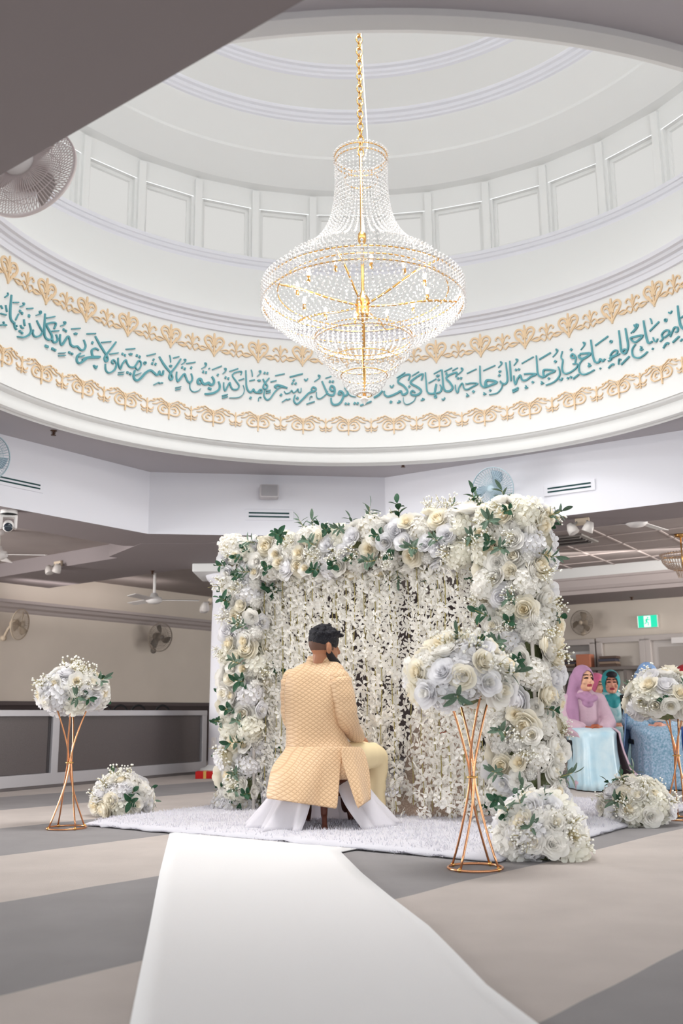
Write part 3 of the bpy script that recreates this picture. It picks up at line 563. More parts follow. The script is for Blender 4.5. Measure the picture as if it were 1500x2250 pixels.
# each word: list of (crop, pen width px, "x,y x,y ..."); o = ring, d = dot
WORDS = [
[(1,3,"0,895 30,945"),(1,3,"75,890 95,995"),(1,3,"0,1015 85,1040"),(1,4,"0,1190 60,1185 90,1195"),(1,3,"40,1140 55,1165"),(1,3,"100,705 110,735 60,775")],
[(1,5,"162,740 148,900 145,1060 170,1130 215,1165"),(1,4,"205,1160 215,1220 240,1260"),(1,3,"235,1190 245,1220"),(1,4,"300,1190 315,1225 345,1240"),(1,4,"350,1105 355,1160 365,1205"),(1,4,"430,1160 450,1230 455,1290 420,1340 340,1375 255,1362"),(1,3,"185,852 270,850"),(1,3,"290,915 340,895 355,870 335,860 345,885"),(1,6,"280,975 300,988"),(1,6,"310,1005 330,1022"),(1,2,"225,1115 270,1020"),(1,3,"390,945 485,938"),(1,7,"415,1045 437,1060"),(1,4,"540,1120 580,1200 630,1290"),(1,4,"490,1260 485,1320 520,1365 590,1350 630,1300"),(1,3,"530,1045 600,1020 605,985 580,985 595,1015"),(1,5,"280,1275 300,1290"),(1,5,"312,1300 332,1316")],
[(1,5,"665,1020 660,1150 655,1280 670,1370 720,1410 770,1400"),(1,5,"800,1245 830,1165 760,1155 690,1180 700,1220 740,1290 770,1350 775,1410 800,1450 840,1440 855,1400 830,1330"),(1,3,"690,1085 815,1062"),(1,3,"770,1282 875,1275"),(1,3,"895,1205 960,1180 975,1150 945,1145 960,1175"),(1,6,"670,1498 715,1520"),(1,6,"768,1540 790,1552"),(1,6,"802,1558 828,1572")],
[(1,5,"895,1330 890,1420 915,1490 960,1430 1010,1360 1035,1400 1050,1480 1100,1515 1150,1510 1200,1560 1250,1560 1275,1500 1245,1410"),(1,6,"935,1252 955,1265"),(1,6,"968,1272 990,1288"),(1,3,"1060,1248 1195,1240"),(1,4,"1100,1312 1112,1330 1122,1312 1135,1330 1145,1312"),(1,2,"870,1610 975,1605"),(1,2,"870,1650 975,1645"),(1,5,"1020,1595 1045,1608"),(1,5,"1060,1615 1085,1628"),(1,3,"1290,1325 1425,1318"),(1,3,"1395,1795 1430,1840 1450,1800"),(1,3,"1170,1668 1255,1645"),(1,5,"1480,1680 1400,1680 1310,1682 1250,1720 1190,1760 1148,1735 1150,1660 1200,1612"),(2,5,"245,885 190,858 140,890 150,960 185,990 270,982"),(2,6,"270,985 170,985 60,1000 0,1035"),(2,7,"138,765 160,782")],
[(2,6,"190,675 260,800 350,945"),(2,5,"505,760 430,860 360,950 330,1010 348,1052 375,1040 380,1000 355,958"),(2,3,"285,770 430,755"),(2,3,"65,640 200,637"),(2,4,"470,1090 438,1065 460,1030 495,1060 510,1110 480,1180 400,1225 352,1180 345,1090"),(2,3,"410,945 540,925"),(2,3,"165,1110 195,1130 205,1165"),(2,3,"192,1135 220,1122")],
[(2,4,"535,1000 540,1090 570,1165 600,1090 650,1030 670,1080 710,1135 770,1140 800,1110 830,1060 850,1040 880,1070 875,1130 830,1180 790,1130"),(2,3,"650,872 790,862"),(2,6,"590,935 612,948"),(2,6,"628,955 650,967"),(2,4,"698,935 710,955 720,935 732,955 745,935"),(2,7,"805,960 830,973"),(2,7,"848,980 870,992"),(2,2,"540,1220 625,1212"),(2,2,"535,1252 620,1245"),(2,6,"665,1213 690,1226"),(2,6,"708,1232 735,1246"),(2,6,"790,1185 770,1250 778,1310 820,1338 880,1300 950,1222 1020,1187 1080,1230 1110,1255 1140,1245 1155,1200 1170,1245 1205,1250 1215,1190"),(2,2,"795,1258 880,1225"),(2,3,"925,1060 955,1065 950,1090 925,1090 922,1065"),(2,7,"1056,1022 1076,1038"),(2,7,"1036,1078 1058,1092"),(2,7,"1086,1088 1108,1102"),(2,3,"965,970 1098,938"),(2,3,"1070,1405 1140,1370 1160,1382 1185,1372 1210,1380")],
[(2,6,"1150,980 1230,1110 1320,1220"),(2,5,"1478,1015 1400,1130 1330,1220 1302,1290 1325,1330 1352,1300 1335,1240"),(2,3,"1305,960 1318,1000 1325,1070"),(2,3,"1360,1005 1450,980"),(2,4,"1305,1112 1315,1130 1322,1112 1332,1130 1340,1112")],
[(3,5,"120,800 115,880 135,945 180,890 235,830 260,890 290,950 330,955 355,900 335,825"),(3,7,"325,732 348,748"),(3,7,"190,728 212,742"),(3,7,"230,748 252,762"),(3,3,"265,678 400,655"),(3,3,"190,690 245,650 255,620 230,615 245,640"),(3,2,"100,1040 185,1022"),(3,2,"100,1072 180,1055"),(3,2,"320,950 320,1050 370,1100 440,1085 480,1050"),(3,7,"480,980 435,970 442,915 482,912 502,960 540,985 600,965 620,992 665,985 680,930 645,870"),(3,7,"505,795 528,805"),(3,7,"548,805 570,815"),(3,3,"490,755 555,715 565,680 540,668 550,700"),(3,5,"602,745 612,760"),(3,3,"650,770 795,712"),(3,7,"725,838 745,855"),(3,6,"745,945 765,1000 755,1060 690,1110 600,1132 540,1132"),(3,6,"588,1042 640,1062")],
[(3,4,"825,960 825,1030 845,1085 880,1020 915,960 935,1030 970,1065 1030,1060 1055,1010 1010,940 955,860 990,815 1090,795 1080,850"),(3,7,"840,880 862,892"),(3,7,"882,896 905,906"),(3,3,"800,1160 885,1138"),(3,3,"800,1192 885,1170"),(3,3,"810,830 855,785 860,755 835,750 850,775"),(3,3,"910,795 1040,752"),(3,2,"1115,1000 1135,1070 1110,1140 1040,1185 910,1190"),(3,3,"1050,928 1130,902"),(3,5,"1155,780 1160,900 1165,1010 1190,1080 1220,1105 1250,1090 1270,1060 1290,1100 1330,1110 1360,1075 1395,1070 1390,1110 1340,1115"),(3,7,"1215,1182 1238,1200"),(3,3,"1235,770 1248,810 1255,870"),(3,3,"1210,938 1290,918"),(3,3,"1325,870 1375,820 1380,790 1355,788 1370,810"),(3,4,"1333,922 1345,940 1352,922 1365,940 1375,922"),(3,2,"1345,1240 1350,1190 1375,1180 1390,1192")],
[(4,5,"135,465 160,510 185,545 168,575 140,562 150,520 205,455"),(4,7,"145,396 162,405"),(4,7,"176,400 192,408"),(4,3,"170,600 220,588"),(4,3,"170,622 220,608"),(4,3,"220,498 285,482"),(4,4,"155,590 148,650 180,695 220,672 270,602 330,556 405,566"),(4,6,"405,566 340,542 292,534 266,550 288,562"),(4,7,"326,632 344,648"),(4,3,"270,430 375,408"),(4,3,"370,600 390,625 430,615 450,590 470,615 500,600 520,575 530,610 555,605 555,565"),(4,7,"466,474 484,486"),(4,7,"452,508 468,520"),(4,7,"488,510 504,522"),(4,4,"430,445 575,408"),(4,3,"345,720 390,690 410,694 425,684 440,686")],
[(4,5,"490,640 475,700 510,740 570,690 640,620 700,600 720,575 690,555 668,580 690,602"),(4,7,"506,668 524,684"),(4,3,"615,742 705,712"),(4,4,"590,465 610,485 630,460"),(4,2,"650,695 655,662 668,655 682,664")],
[(4,6,"785,490 820,570 850,630 900,645 925,612 920,560 890,542 874,570 895,596 925,586"),(4,3,"725,610 730,670 770,680 830,632 850,600"),(4,7,"862,490 882,500"),(4,7,"896,490 914,500"),(4,3,"825,458 888,438"),(4,3,"700,495 755,458 765,432 742,425 755,448"),(4,6,"1000,632 966,632 980,600 1010,612 1022,652 982,730 922,750 890,722 885,672"),(4,6,"1010,652 1058,642 1066,602 1035,560"),(4,2,"1065,602 1100,650 1160,662"),(4,6,"1036,732 1056,742"),(4,6,"1068,734 1086,744"),(4,7,"1134,728 1154,738"),(4,7,"1168,728 1186,738"),(4,4,"1205,758 1330,710")],
[(4,6,"1355,670 1410,640 1450,595"),(5,5,"8,778 70,735 120,690")],
[(5,6,"140,690 140,730 180,760 250,740 310,712 350,690 370,735 420,720 430,680 380,620 315,580 330,530 400,490 465,485 445,555"),(5,7,"212,820 234,836"),(5,3,"295,525 405,455"),(5,4,"210,620 235,645 258,610"),(5,4,"300,838 335,830 320,815 350,826"),(5,6,"610,555 630,475 560,505 475,572 490,602 560,640 605,680 590,720 540,742 490,736 475,710 500,685 530,710"),(5,2,"540,760 510,820 430,860 388,832 380,770"),(5,3,"490,500 580,445"),(5,6,"448,624 464,640"),(5,4,"600,808 635,800 620,785 650,796")],
[(5,5,"660,455 670,570 680,682 710,720 770,720 790,660 800,600 780,680 790,740"),(5,4,"770,770 800,770 792,740 770,760"),(5,5,"800,715 850,700 865,650 845,610"),(5,7,"820,540 838,556"),(5,6,"870,420 880,540 890,640 920,690 980,685 1005,640 970,580 925,530 960,490 1060,455 1045,515"),(5,3,"700,590 800,535"),(5,4,"798,490 808,508 816,488 826,505 836,485"),(5,3,"765,475 865,420"),(5,3,"900,445 1000,395"),(5,5,"935,455 922,475 940,485"),(5,4,"868,790 890,800 908,772")],
[(5,4,"1040,610 1045,670 1070,712 1090,640 1130,590 1150,655 1190,670 1250,640 1325,596 1240,590 1190,600 1170,592"),(5,7,"1064,525 1084,535"),(5,7,"1102,522 1122,532"),(5,3,"1075,480 1128,432 1135,405 1112,400 1125,425"),(5,7,"1260,688 1280,704"),(5,3,"1180,722 1198,735 1180,758 1215,746"),(5,3,"1000,435 1075,395"),(5,3,"1185,470 1310,410"),(5,5,"1352,370 1355,500 1362,600 1400,640 1440,630 1430,580 1460,550 1500,555"),(6,6,"35,1065 40,1000 80,972 200,1000 110,1042 40,1070"),(6,3,"10,845 178,770"),(6,6,"96,1105 114,1120"),(6,3,"12,1140 28,1150 14,1172 55,1160"),(6,5,"320,730 335,860 342,980 310,1025 260,1010 245,985 270,1020"),(6,3,"270,1020 265,1075 200,1150 90,1172"),(6,5,"375,710 385,850 392,985"),(6,3,"215,805 262,755 268,728 245,722 258,748"),(6,3,"222,850 232,865 238,845 248,862 256,842"),(6,7,"222,900 242,916")],
[(6,5,"430,910 435,980 455,1030 480,960 520,905 545,970 600,972 670,922 740,890 640,884 570,890"),(6,6,"450,825 472,838"),(6,6,"490,820 512,832"),(6,4,"410,1115 495,1075"),(6,4,"415,1140 490,1100"),(6,3,"430,775 478,715 485,690 460,685 472,710"),(6,3,"540,745 705,652"),(6,6,"682,992 700,1008"),(6,3,"588,1045 602,1055 586,1085 625,1073"),(6,5,"740,635 750,770 760,880 790,920 840,930 835,860 860,830 1000,845 900,892 850,932"),(6,4,"780,690 940,595"),(6,6,"904,942 920,958"),(6,3,"803,990 818,998 806,1026 845,1010"),(6,4,"1040,790 1060,840 1055,920 980,1000 870,1042"),(6,7,"990,708 1014,726"),(6,3,"965,660 1025,590 1035,560 1010,548 1022,580")],
[(6,4,"1100,575 1080,660 1105,700 1095,790 1105,860 1150,885 1230,852 1300,790 1300,748 1240,752"),(6,5,"1275,745 1282,660 1242,615 1215,645 1240,672 1270,664"),(6,7,"1210,546 1232,562"),(6,6,"1164,940 1184,950"),(6,6,"1204,926 1226,936"),(6,4,"1245,955 1325,893"),(6,4,"1050,952 1080,975 1100,938")],
[(7,6,"90,1375 75,1400 130,1430 240,1356 90,1362"),(7,4,"130,1440 85,1500 80,1600 130,1645 210,1625 290,1580"),(7,5,"240,1170 255,1290 270,1400 300,1475 350,1475 370,1430 400,1465 435,1430"),(7,4,"475,1460 520,1440 510,1380 560,1320 605,1320 590,1370 530,1400 500,1430 640,1360"),(7,5,"625,1040 640,1160 655,1300 680,1350 720,1350 735,1310 700,1300 680,1330"),(7,5,"715,1010 735,1130 752,1240 745,1310"),(7,3,"100,1310 152,1245 160,1212 135,1205 148,1235"),(7,4,"300,1250 478,1120"),(7,3,"505,1180 530,1182 528,1205 506,1206 503,1184"),(7,4,"655,1510 770,1395"),(7,3,"620,1510 625,1442 640,1432 655,1445"),(7,4,"480,1560 520,1515 552,1502 545,1520"),(7,4,"205,1492 222,1502 206,1536 245,1520"),(7,3,"360,1570 378,1552")],
[(7,5,"800,1170 795,1140 955,1110 860,1200 800,1175"),(7,4,"855,1230 810,1300 820,1390 890,1420 960,1385 1020,1330"),(7,3,"790,1080 852,1015 860,975 835,965 850,1000"),(7,3,"820,1070 880,1000 890,960 862,955 878,985"),(7,5,"965,905 985,1040 1010,1160 1035,1215 1085,1190"),(7,3,"1095,1135 1110,1180 1140,1195 1160,1150"),(7,3,"1055,875 1072,905 1080,950"),(7,4,"1050,1050 1180,920"),(7,4,"1190,1195 1230,1152 1215,1100 1260,1045 1310,1040 1310,1090 1250,1140 1360,1060"),(7,4,"1330,1130 1360,1060 1390,1000 1430,1000 1435,1050 1400,1065"),(7,4,"1365,1205 1455,1120"),(7,4,"1235,1285 1270,1225 1305,1212 1298,1232"),(7,3,"1258,882 1282,885 1280,915 1258,915 1256,886"),(7,4,"1310,790 1335,805 1358,768"),(7,4,"920,1262 936,1272 922,1312 958,1295"),(7,3,"1082,1305 1098,1280")],
[(7,5,"1435,700 1450,850 1470,960 1500,1010 1540,1030"),(7,3,"1470,1190 1500,1155"),(7,3,"1475,870 1530,830")],
]
RL = 3.072
t = thing('wall_inscription', 'teal calligraphy verse in raised letters running round the white dome wall', 'lettering', (DC.x, DC.y, 0))
for wd in WORDS:
    S = []
    for cr, w, txt in wd:
        ox, oy, sc = CR[cr]; P = []
        for q in txt.split(): x, y = q.split(','); P.append(V((ox + float(x) * sc, oy + float(y) * sc, 0)))
        c = cat_rom(P, 4) if len(P) > 2 else [P[0], (P[0] + P[1]) / 2, P[1]]; n = len(c); s = []
        for i, p in enumerate(c):
            g = oncyl(p.x, p.y, RL); k = i / (n - 1)
            s.append((atan2(g.x - DC.x, g.y - DC.y), g.z, w * .0017 * (1 if len(P) == 2 else .55 + .45 * sin(pi * (.15 + .7 * k)))))
        S.append(s)
    mb = strokes_mb(S, RL, .014); mb.v = [tuple(V(p) - DC) for p in mb.v]; mb.build('word', TEAL, t, smooth=False)

# ================================================================== CHANDELIERS
def zc(y): return aty(798, y, DC.y).z
def bead_strand(mb, pts, step, r, mi=0, h=1.3):
    acc = 0; pts = [V(p) for p in pts]
    for i in range(len(pts) - 1):
        a, b = pts[i], pts[i + 1]; l = (b - a).length; s = acc
        while s < l: mb.octa(a.lerp(b, s / l), r, mi, h); s += step
        acc = s - l
def hoop(r, z, rad, m='brass', seg=64, parent=None, name='hoop'):
    return MB().tube([(r * cos(2 * pi * k / seg), r * sin(2 * pi * k / seg), z) for k in range(seg)], rad * .62, 6, closed=True).build(name, BRASS, parent)
ZT = zc(340); ZR0 = zc(672) + .05
ch = thing('crystal_chandelier', 'large tiered crystal chandelier hanging on a brass chain under the dome', 'chandelier', (DC.x, DC.y, 0))
# chain of links up to the crown of the dome
mb = MB(); z = ZT + .02; i = 0
lk = [(.022 * cos(2 * pi * k / 12), 0, .034 * sin(2 * pi * k / 12)) for k in range(12)]
while z < 7.5:
    Rm = Matrix.Rotation(radians(90 * (i % 2) + 20), 4, 'Z'); mb.tube([Rm @ V(p) + V((0, 0, z)) for p in lk], .006, 5, closed=True); z += .052; i += 1
mb.build('chain', BRASS, ch)
MB().tube(cat_rom([(.02, .01, 7.5), (.03, .02, 6.4), (.015, .02, 5.8), (.03, .01, 5.3), (.05, .02, ZT + .12), (.02, .0, ZT - .05)], 6), .005, 5).build('power_cord', PLAST, ch)
hoop(.185, ZT - .06, .009, parent=ch, name='crown_ring'); hoop(.12, ZT - .2, .007, parent=ch, name='crown_ring'); hoop(.19, ZT - .02, .007, parent=ch, name='crown_ring')
mb = MB()
for k in range(40):
    a = 2 * pi * k / 40; d = V((cos(a), sin(a), 0)); mb.octa(d * .192 + V((0, 0, ZT - .01)), .016); mb.octa(d * .19 + V((0, 0, ZT - .06)), .014); bead_strand(mb, [d * .19 + V((0, 0, ZT - .1)), d * .185 + V((0, 0, ZT - .26))], .028, .009)
mb.build('crown_beads', CRYS, ch, smooth=False)
mb = MB()
for k in range(30):
    a = 2 * pi * k / 30; d = V((cos(a), sin(a), 0)); bead_strand(mb, [d * .12 + V((0, 0, ZT - .2)), d * .115 + V((0, 0, ZT - .30))], .024, .008)
mb.build('crown_pendants', CRYS, ch, smooth=False)
MB().lathe([(0, zc(880)), (.012, zc(870)), (.012, zc(700)), (.045, zc(700)), (.05, zc(690)), (.05, zc(660)), (.03, zc(650)), (.012, zc(640)), (.012, zc(540)), (.03, zc(530)), (.03, zc(515)), (.012, zc(508)), (.010, ZT), (0, ZT + .02)], 16).build('stem_column', BRASS, ch)
# strands flaring from the crown down to the great ring
RB = .70
mb = MB()
for k in range(56):
    a = 2 * pi * k / 56; d = V((cos(a), sin(a), 0)); z0, z1 = ZT - .22, zc(600); P = []
    for i in range(9):
        s = i / 8; P.append(d * (.185 + (RB - .1 - .185) * (.10 * s + .90 * s ** 3.2)) + V((0, 0, z0 + (z1 - z0) * s)))
    bead_strand(mb, P, .034, .009)
mb.build('upper_bead_strands', CRYS, ch, smooth=False)
for zz, rr in ((ZR0 + .05, RB), (ZR0 - .045, RB + .005), (ZR0 + .05, RB - .1)): hoop(rr, zz, .008, parent=ch, name='great_ring', seg=96)
mb = MB()
for k in range(110):
    a = 2 * pi * k / 110; d = V((cos(a), sin(a), 0)); bead_strand(mb, [d * (RB + .008) + V((0, 0, ZR0 + .085)), d * (RB + .01) + V((0, 0, ZR0 - .085))], .026, .013)
mb.build('great_ring_crystals', CRYS, ch, smooth=False)
for k in range(6):
    a = 2 * pi * k / 6 + .25; d = V((cos(a), sin(a), 0)); MB().tube(cat_rom([d * .04 + V((0, 0, zc(672))), d * .25 + V((0, 0, zc(672) + .035)), d * .5 + V((0, 0, ZR0 + .04)), d * RB + V((0, 0, ZR0 + .05))], 5), .008, 6).build('arm', BRASS, ch)
tiers = [(RB - .01, ZR0 - .05, .34, zc(752), 84, 'bowl_beads'), (.34, zc(757), .25, zc(795), 54, 'middle_tier_beads'), (.25, zc(798), .16, zc(826), 40, 'lower_tier_beads'), (.15, zc(828), .05, zc(868), 26, 'bottom_ball_beads')]
for r0, z0, r1, z1, n, nm in tiers:
    mb = MB()
    for k in range(n):
        a = 2 * pi * k / n; d = V((cos(a), sin(a), 0)); P = []
        for i in range(7):
            s = i / 6; P.append(d * (r0 + (r1 - r0) * s ** 1.25 + .02 * sin(pi * s)) + V((0, 0, z0 + (z1 - z0) * s ** .9)))
        bead_strand(mb, P, .028, .009)
    mb.build(nm, CRYS, ch, smooth=False); hoop(r1, z1, .006, parent=ch, name='tier_ring'); 
hoop(.34, zc(742), .007, parent=ch, name='tier_ring')
MB().octa((0, 0, zc(878)), .03, 0, 1.4).build('drop_crystal', CRYS, ch, smooth=False)
BULB = mat('warm_bulb', (255, 244, 226), .3, emit=2.0)
for k in range(12):
    a = 2 * pi * k / 12 + .1; d = V((cos(a), sin(a), 0)); p = d * .46 + V((0, 0, ZR0 + .05)); b = MB(); b.lathe([(0, -.04), (.012, -.04), (.012, 0)], 8, c=p); cb = b.build('candle_socket', BRASS, ch)
    MB().ball(p + V((0, 0, .03)), (.014, .014, .03), 8, 6).build('bulb', BULB, cb)
for k in range(6):
    a = 2 * pi * k / 6 + .5; pl = bpy.data.lights.new('chandelier_glow', 'POINT'); pl.energy = 6.2; pl.shadow_soft_size = .05; pl.color = (1, .985, .96)
    po = bpy.data.objects.new('chandelier_glow', pl); COL.objects.link(po); po.location = DC + V((cos(a) * .46, sin(a) * .46, ZR0 - .05))

# small chandelier in the hall at the right edge
p = aty(1498, 1225, 11.2)
sc2 = thing('crystal_chandelier', 'small crystal basket chandelier hanging at the right edge above the guests', 'chandelier', (p.x, p.y, p.z))
MB().lathe([(0, Z_BAY - p.z), (.07, Z_BAY - p.z - .002), (.06, Z_BAY - p.z - .03), (0, Z_BAY - p.z - .045)], 20).build('ceiling_rose', BRASS, sc2)
MB().tube([(0, 0, Z_BAY - p.z - .03), (0, 0, -.2)], .009, 8).build('stem_column', BRASS, sc2)
for rr, zz in ((.24, .03), (.225, -.02), (.1, -.14)): hoop(rr, zz, .007, parent=sc2, name='tier_ring')
mb = MB()
for k in range(44):
    a = 2 * pi * k / 44; d = V((cos(a), sin(a), 0)); mb.octa(d * .245 + V((0, 0, .035)), .014); bead_strand(mb, [d * .24 + V((0, 0, .02)), d * .22 + V((0, 0, -.05)), d * .17 + V((0, 0, -.11)), d * .09 + V((0, 0, -.145))], .022, .009)
for k in range(16):
    a = 2 * pi * k / 16; d = V((cos(a), sin(a), 0)); bead_strand(mb, [d * .08 + V((0, 0, -.15)), d * .05 + V((0, 0, -.24))], .02, .009)
mb.build('basket_beads', mat('tinted_crystal', (214, 196, 182), .1, trans=.4, spec=.6), sc2, smooth=False)
# ================================================================== FITTINGS
def cage_fan(name, label, P, axis, R, mats, wall_P=None, spokes=56, cat='fan', blade_m=None, spin=.3, group=None):
    """oscillating wall fan: local +z is the blowing direction; bracket runs to wall_P"""
    cage, body, blade = mats
    Mx = align_z(axis, spin); Mx.translation = P; t = thing(name, label, cat, mw=Mx, group=group)
    mb = MB(); d = R * .22
    for k in range(spokes):                            # front and back wires
        a = 2 * pi * k / spokes; c, s = cos(a), sin(a)
        mb.tube([(R * .16 * c, R * .16 * s, d), (R * .6 * c, R * .6 * s, d * .86), (R * .93 * c, R * .93 * s, d * .35), (R * c, R * s, 0)], R * .011, 4, cap=False)
        mb.tube([(R * .28 * c, R * .28 * s, -d * 1.15), (R * .65 * c, R * .65 * s, -d * 1.0), (R * .94 * c, R * .94 * s, -d * .4), (R * c, R * s, 0)], R * .011, 4, cap=False)
    for rr, zz in ((.6, d * .86), (.8, -d * .8), (.65, -d * 1.0)): mb.tube([(rr * R * cos(2 * pi * k / 48), rr * R * sin(2 * pi * k / 48), zz) for k in range(48)], R * .008, 4, closed=True)
    mb.build('wire_cage', cage, t)
    MB().lathe([(R * .985, -R * .035), (R * 1.02, -R * .035), (R * 1.02, R * .035), (R * .985, R * .035), (R * .985, -R * .035)], 56).build('rim', cage, t)
    MB().lathe([(0, d + .012), (R * .12, d + .01), (R * .17, d), (R * .17, d - .01), (0, d - .01)], 24).build('badge', body, t)
    for k in range(3):
        b = []
        for i in range(7):
            s = i / 6; r = R * (.14 + .72 * s); row = []
            for j in range(6):
                u = j / 5 - .5; wd = (.5 + .5 * sin(pi * min(1, s * .8 + .12))) * .85; a = 2 * pi * k / 3 + u * wd + s * .35
                row.append((r * cos(a), r * sin(a), u * R * .20))
            b.append(row)
        solid(MB().grid(b).build('blade', blade, t), .003)
    MB().lathe([(0, d * .3), (R * .15, d * .25), (R * .16, -d * .3), (0, -d * .32)], 20).build('hub', body, t)
    MB().lathe([(0, -d * 1.0), (R * .29, -d * 1.05), (R * .30, -d * 1.4), (R * .27, -d * 2.5), (R * .19, -d * 3.1), (0, -d * 3.2)], 24).build('motor_housing', body, t)
    if wall_P is not None:
        q = Mx.inverted() @ V(wall_P); e = V((0, 0, -d * 2.4))
        MB().tube(cat_rom([e, e.lerp(q, .4) + V((0, 0, -.02)), q], 5), R * .09, 10).build('wall_arm', body, t)
        MB().ball(q, (R * .2, R * .2, R * .2), 12, 8).build('wall_plate', body, t)
    return t
CAGEW = mat('white_fan_wire', (218, 206, 204), .45); CAGET = mat('teal_grey_fan', (176, 196, 206), .4); CAGEG = mat('aged_grey_fan_wire', (150, 138, 126), .5)
CLEARB = mat('clear_blue_fan_blade', (168, 190, 206), .2, trans=.35); BEIGEP = mat('aged_beige_plastic', (196, 180, 160), .5)
# front left beam, seen from behind over the beam's edge
n_fl = V((.605, .796, 0)); P = ray(58, 376); P = CAMP + P * (3.42 / P.y)
cage_fan('wall_fan', 'white caged fan seen from behind at the top left over the dark beam edge', P, V((.20, .93, -.12)), .205, (CAGEW, PLAST, mat('pale_fan_blade', (190, 182, 178), .4)), wall_P=P - n_fl * .26 + V((0, 0, .12)), spokes=84)
# fan on the back right fascia, partly behind the arch
n_br = V((A7.y - A0.y, -(A7.x - A0.x), 0)).normalized(); n_br = n_br if n_br.y < 0 else -n_br
A0v = V((A0.x, A0.y, 0)); A1v = V((A1.x, A1.y, 0)); n_b = V(((A0 - A1).y, -(A0 - A1).x, 0)).normalized(); n_b = n_b if n_b.y < 0 else -n_b
n_bl = V(((A1 - A2).y, -(A1 - A2).x, 0)).normalized(); n_bl = n_bl if n_bl.x > 0 else -n_bl
wp = onplane(1085, 1095, A0v, n_br); P = onplane(1082, 1075, A0v + n_br * .3, n_br)
cage_fan('wall_fan', 'pale blue wall fan with clear blades showing above the right end of the flower arch', P, (n_br + V((0, 0, -.15))).normalized(), .215, (CAGET, CAGET, CLEARB), wall_P=wp, spokes=48)
wp = onplane(-30, 1010, V((A2.x, A2.y, 0)), n_bl); P = onplane(-26, 1003, V((A2.x, A2.y, 0)) + n_bl * .3, n_bl)
cage_fan('wall_fan', 'pale blue wall fan at the left photo edge above a white air slot', P, (n_bl + V((.1, -.2, -.2))).normalized(), .20, (CAGET, CAGET, CLEARB), wall_P=wp, spokes=48)
# fans on the back left wall
def bl_pt(x, y, off=0): return onplane(x, y, V((B0.x, B0.y, 0)) + V((bn.x, bn.y, 0)) * off, V((bn.x, bn.y, 0)))
for (x, y, wx, wy, ax, lab, m) in ((352, 1400, 337, 1430, V((.75, -.7, -.15)), 'dark caged wall fan on the beige wall left of the white column', (CAGEG, mat('dark_fan_motor', (110, 102, 96), .5), mat('grey_fan_blade', (96, 90, 86), .4))), (44, 1372, 8, 1402, V((.93, -.25, -.12)), 'beige wall fan seen edge on, on the beige wall at the far left', (BEIGEP, BEIGEP, BEIGEP))):
    cage_fan('wall_fan', lab, bl_pt(x, y, .32), ax.normalized(), .225 if x > 200 else .21, m, wall_P=bl_pt(wx, wy, .02), spokes=44)
# fan on the right wall
P = onplane(1278, 1368, V((W0.x, W0.y, 0)) + V((rn.x, rn.y, 0)) * .3, V((rn.x, rn.y, 0)))
cage_fan('wall_fan', 'grey caged wall fan on the beige wall left of the green exit sign', P, V((rn.x - .15, rn.y, -.05)).normalized(), .185, (CAGEG, BEIGEP, mat('smoky_fan_blade', (150, 136, 120), .4)), wall_P=onplane(1281, 1392, (W0.x, W0.y, 0), (rn.x, rn.y, 0)), spokes=44)

def slot_vent(label, x0, x1, y0, y1, ytop0, P0, n):    # two-slot linear diffuser between pixels
    a = onplane(x0, y0, P0, n); b = onplane(x1, y1, P0, n); c = onplane(x0, ytop0, P0, n); h = (c - a).length; w = (b - a).length
    Mx = wallframe((a + b) / 2 + V((0, 0, h / 2)), n); t = thing('slot_diffuser', label, 'air vent', mw=Mx)
    MB().rbox((0, -.006, 0), (w + .08, .016, h + .05), .004).build('frame', COOL, t, smooth=False)
    for s in (-1, 1): MB().box((0, -.0145, s * h * .30), (w, .004, h * .26)).build('slot', SLOT, t, smooth=False)
slot_vent('white two slot air diffuser on the back fascia below the grey speaker box', 546, 635, 1138, 1139, 1125, A0v, n_b)
slot_vent('white two slot air diffuser on the fascia right of the blue fan', 1204, 1299, 1086, 1071, 1073, A0v, n_br)
slot_vent('white two slot air diffuser on the fascia at the left edge of the photo', -14, 86, 1056, 1077, 1043, V((A2.x, A2.y, 0)), n_bl)
# speaker box
P = onplane(590, 1085, A0v, n_b); t = thing('speaker_box', 'small grey speaker box mounted on the white fascia above an air slot', 'speaker', mw=wallframe(P, n_b))
MB().rbox((0, -.08, 0), (.20, .14, .145), .02).build('cabinet', mat('speaker_grey', (196, 192, 194), .6), t, smooth=False)
MB().rbox((0, -.152, 0), (.17, .012, .115), .006).build('grille', mat('speaker_grille', (172, 170, 174), .8, bump=.5, bscale=400), t, smooth=False)
MB().box((0, -.006, 0), (.07, .012, .09)).build('bracket', GREYP, t, smooth=False)
# dome camera hung from the soffit
P = fl(20, 1122, Z_SOF); t = thing('security_camera', 'white pan and tilt camera hanging under the soffit at the left edge', 'camera', P, rz=radians(20))
MB().lathe([(0, 0), (.075, 0), (.075, -.03), (.07, -.035), (0, -.035)], 28).build('base', PLAST, t)
MB().lathe([(.06, -.035), (.078, -.037), (.078, -.045), (.05, -.05)], 28).build('rubber_ring', BLACK, t)
for s in (-1, 1): MB().rbox((s * .063, 0, -.105), (.03, .075, .13), .012).build('yoke_arm', PLAST, t, smooth=False)
MB().rbox((0, 0, -.055), (.13, .08, .03), .01).build('yoke_bridge', PLAST, t, smooth=False)
hd = MB(); hd.ball((0, -.01, -.145), (.052, .06, .055), 20, 12); hd.build('camera_head', PLAST, t)
MB().lathe([(0, .075), (.034, .075), (.04, .06), (.038, .03), (0, .03)], 20, c=(0, -.01, -.152), R=Matrix.Rotation(radians(90 + 14), 3, 'X')).build('lens', mat('dark_lens', (40, 52, 64), .08, spec=.8), t)
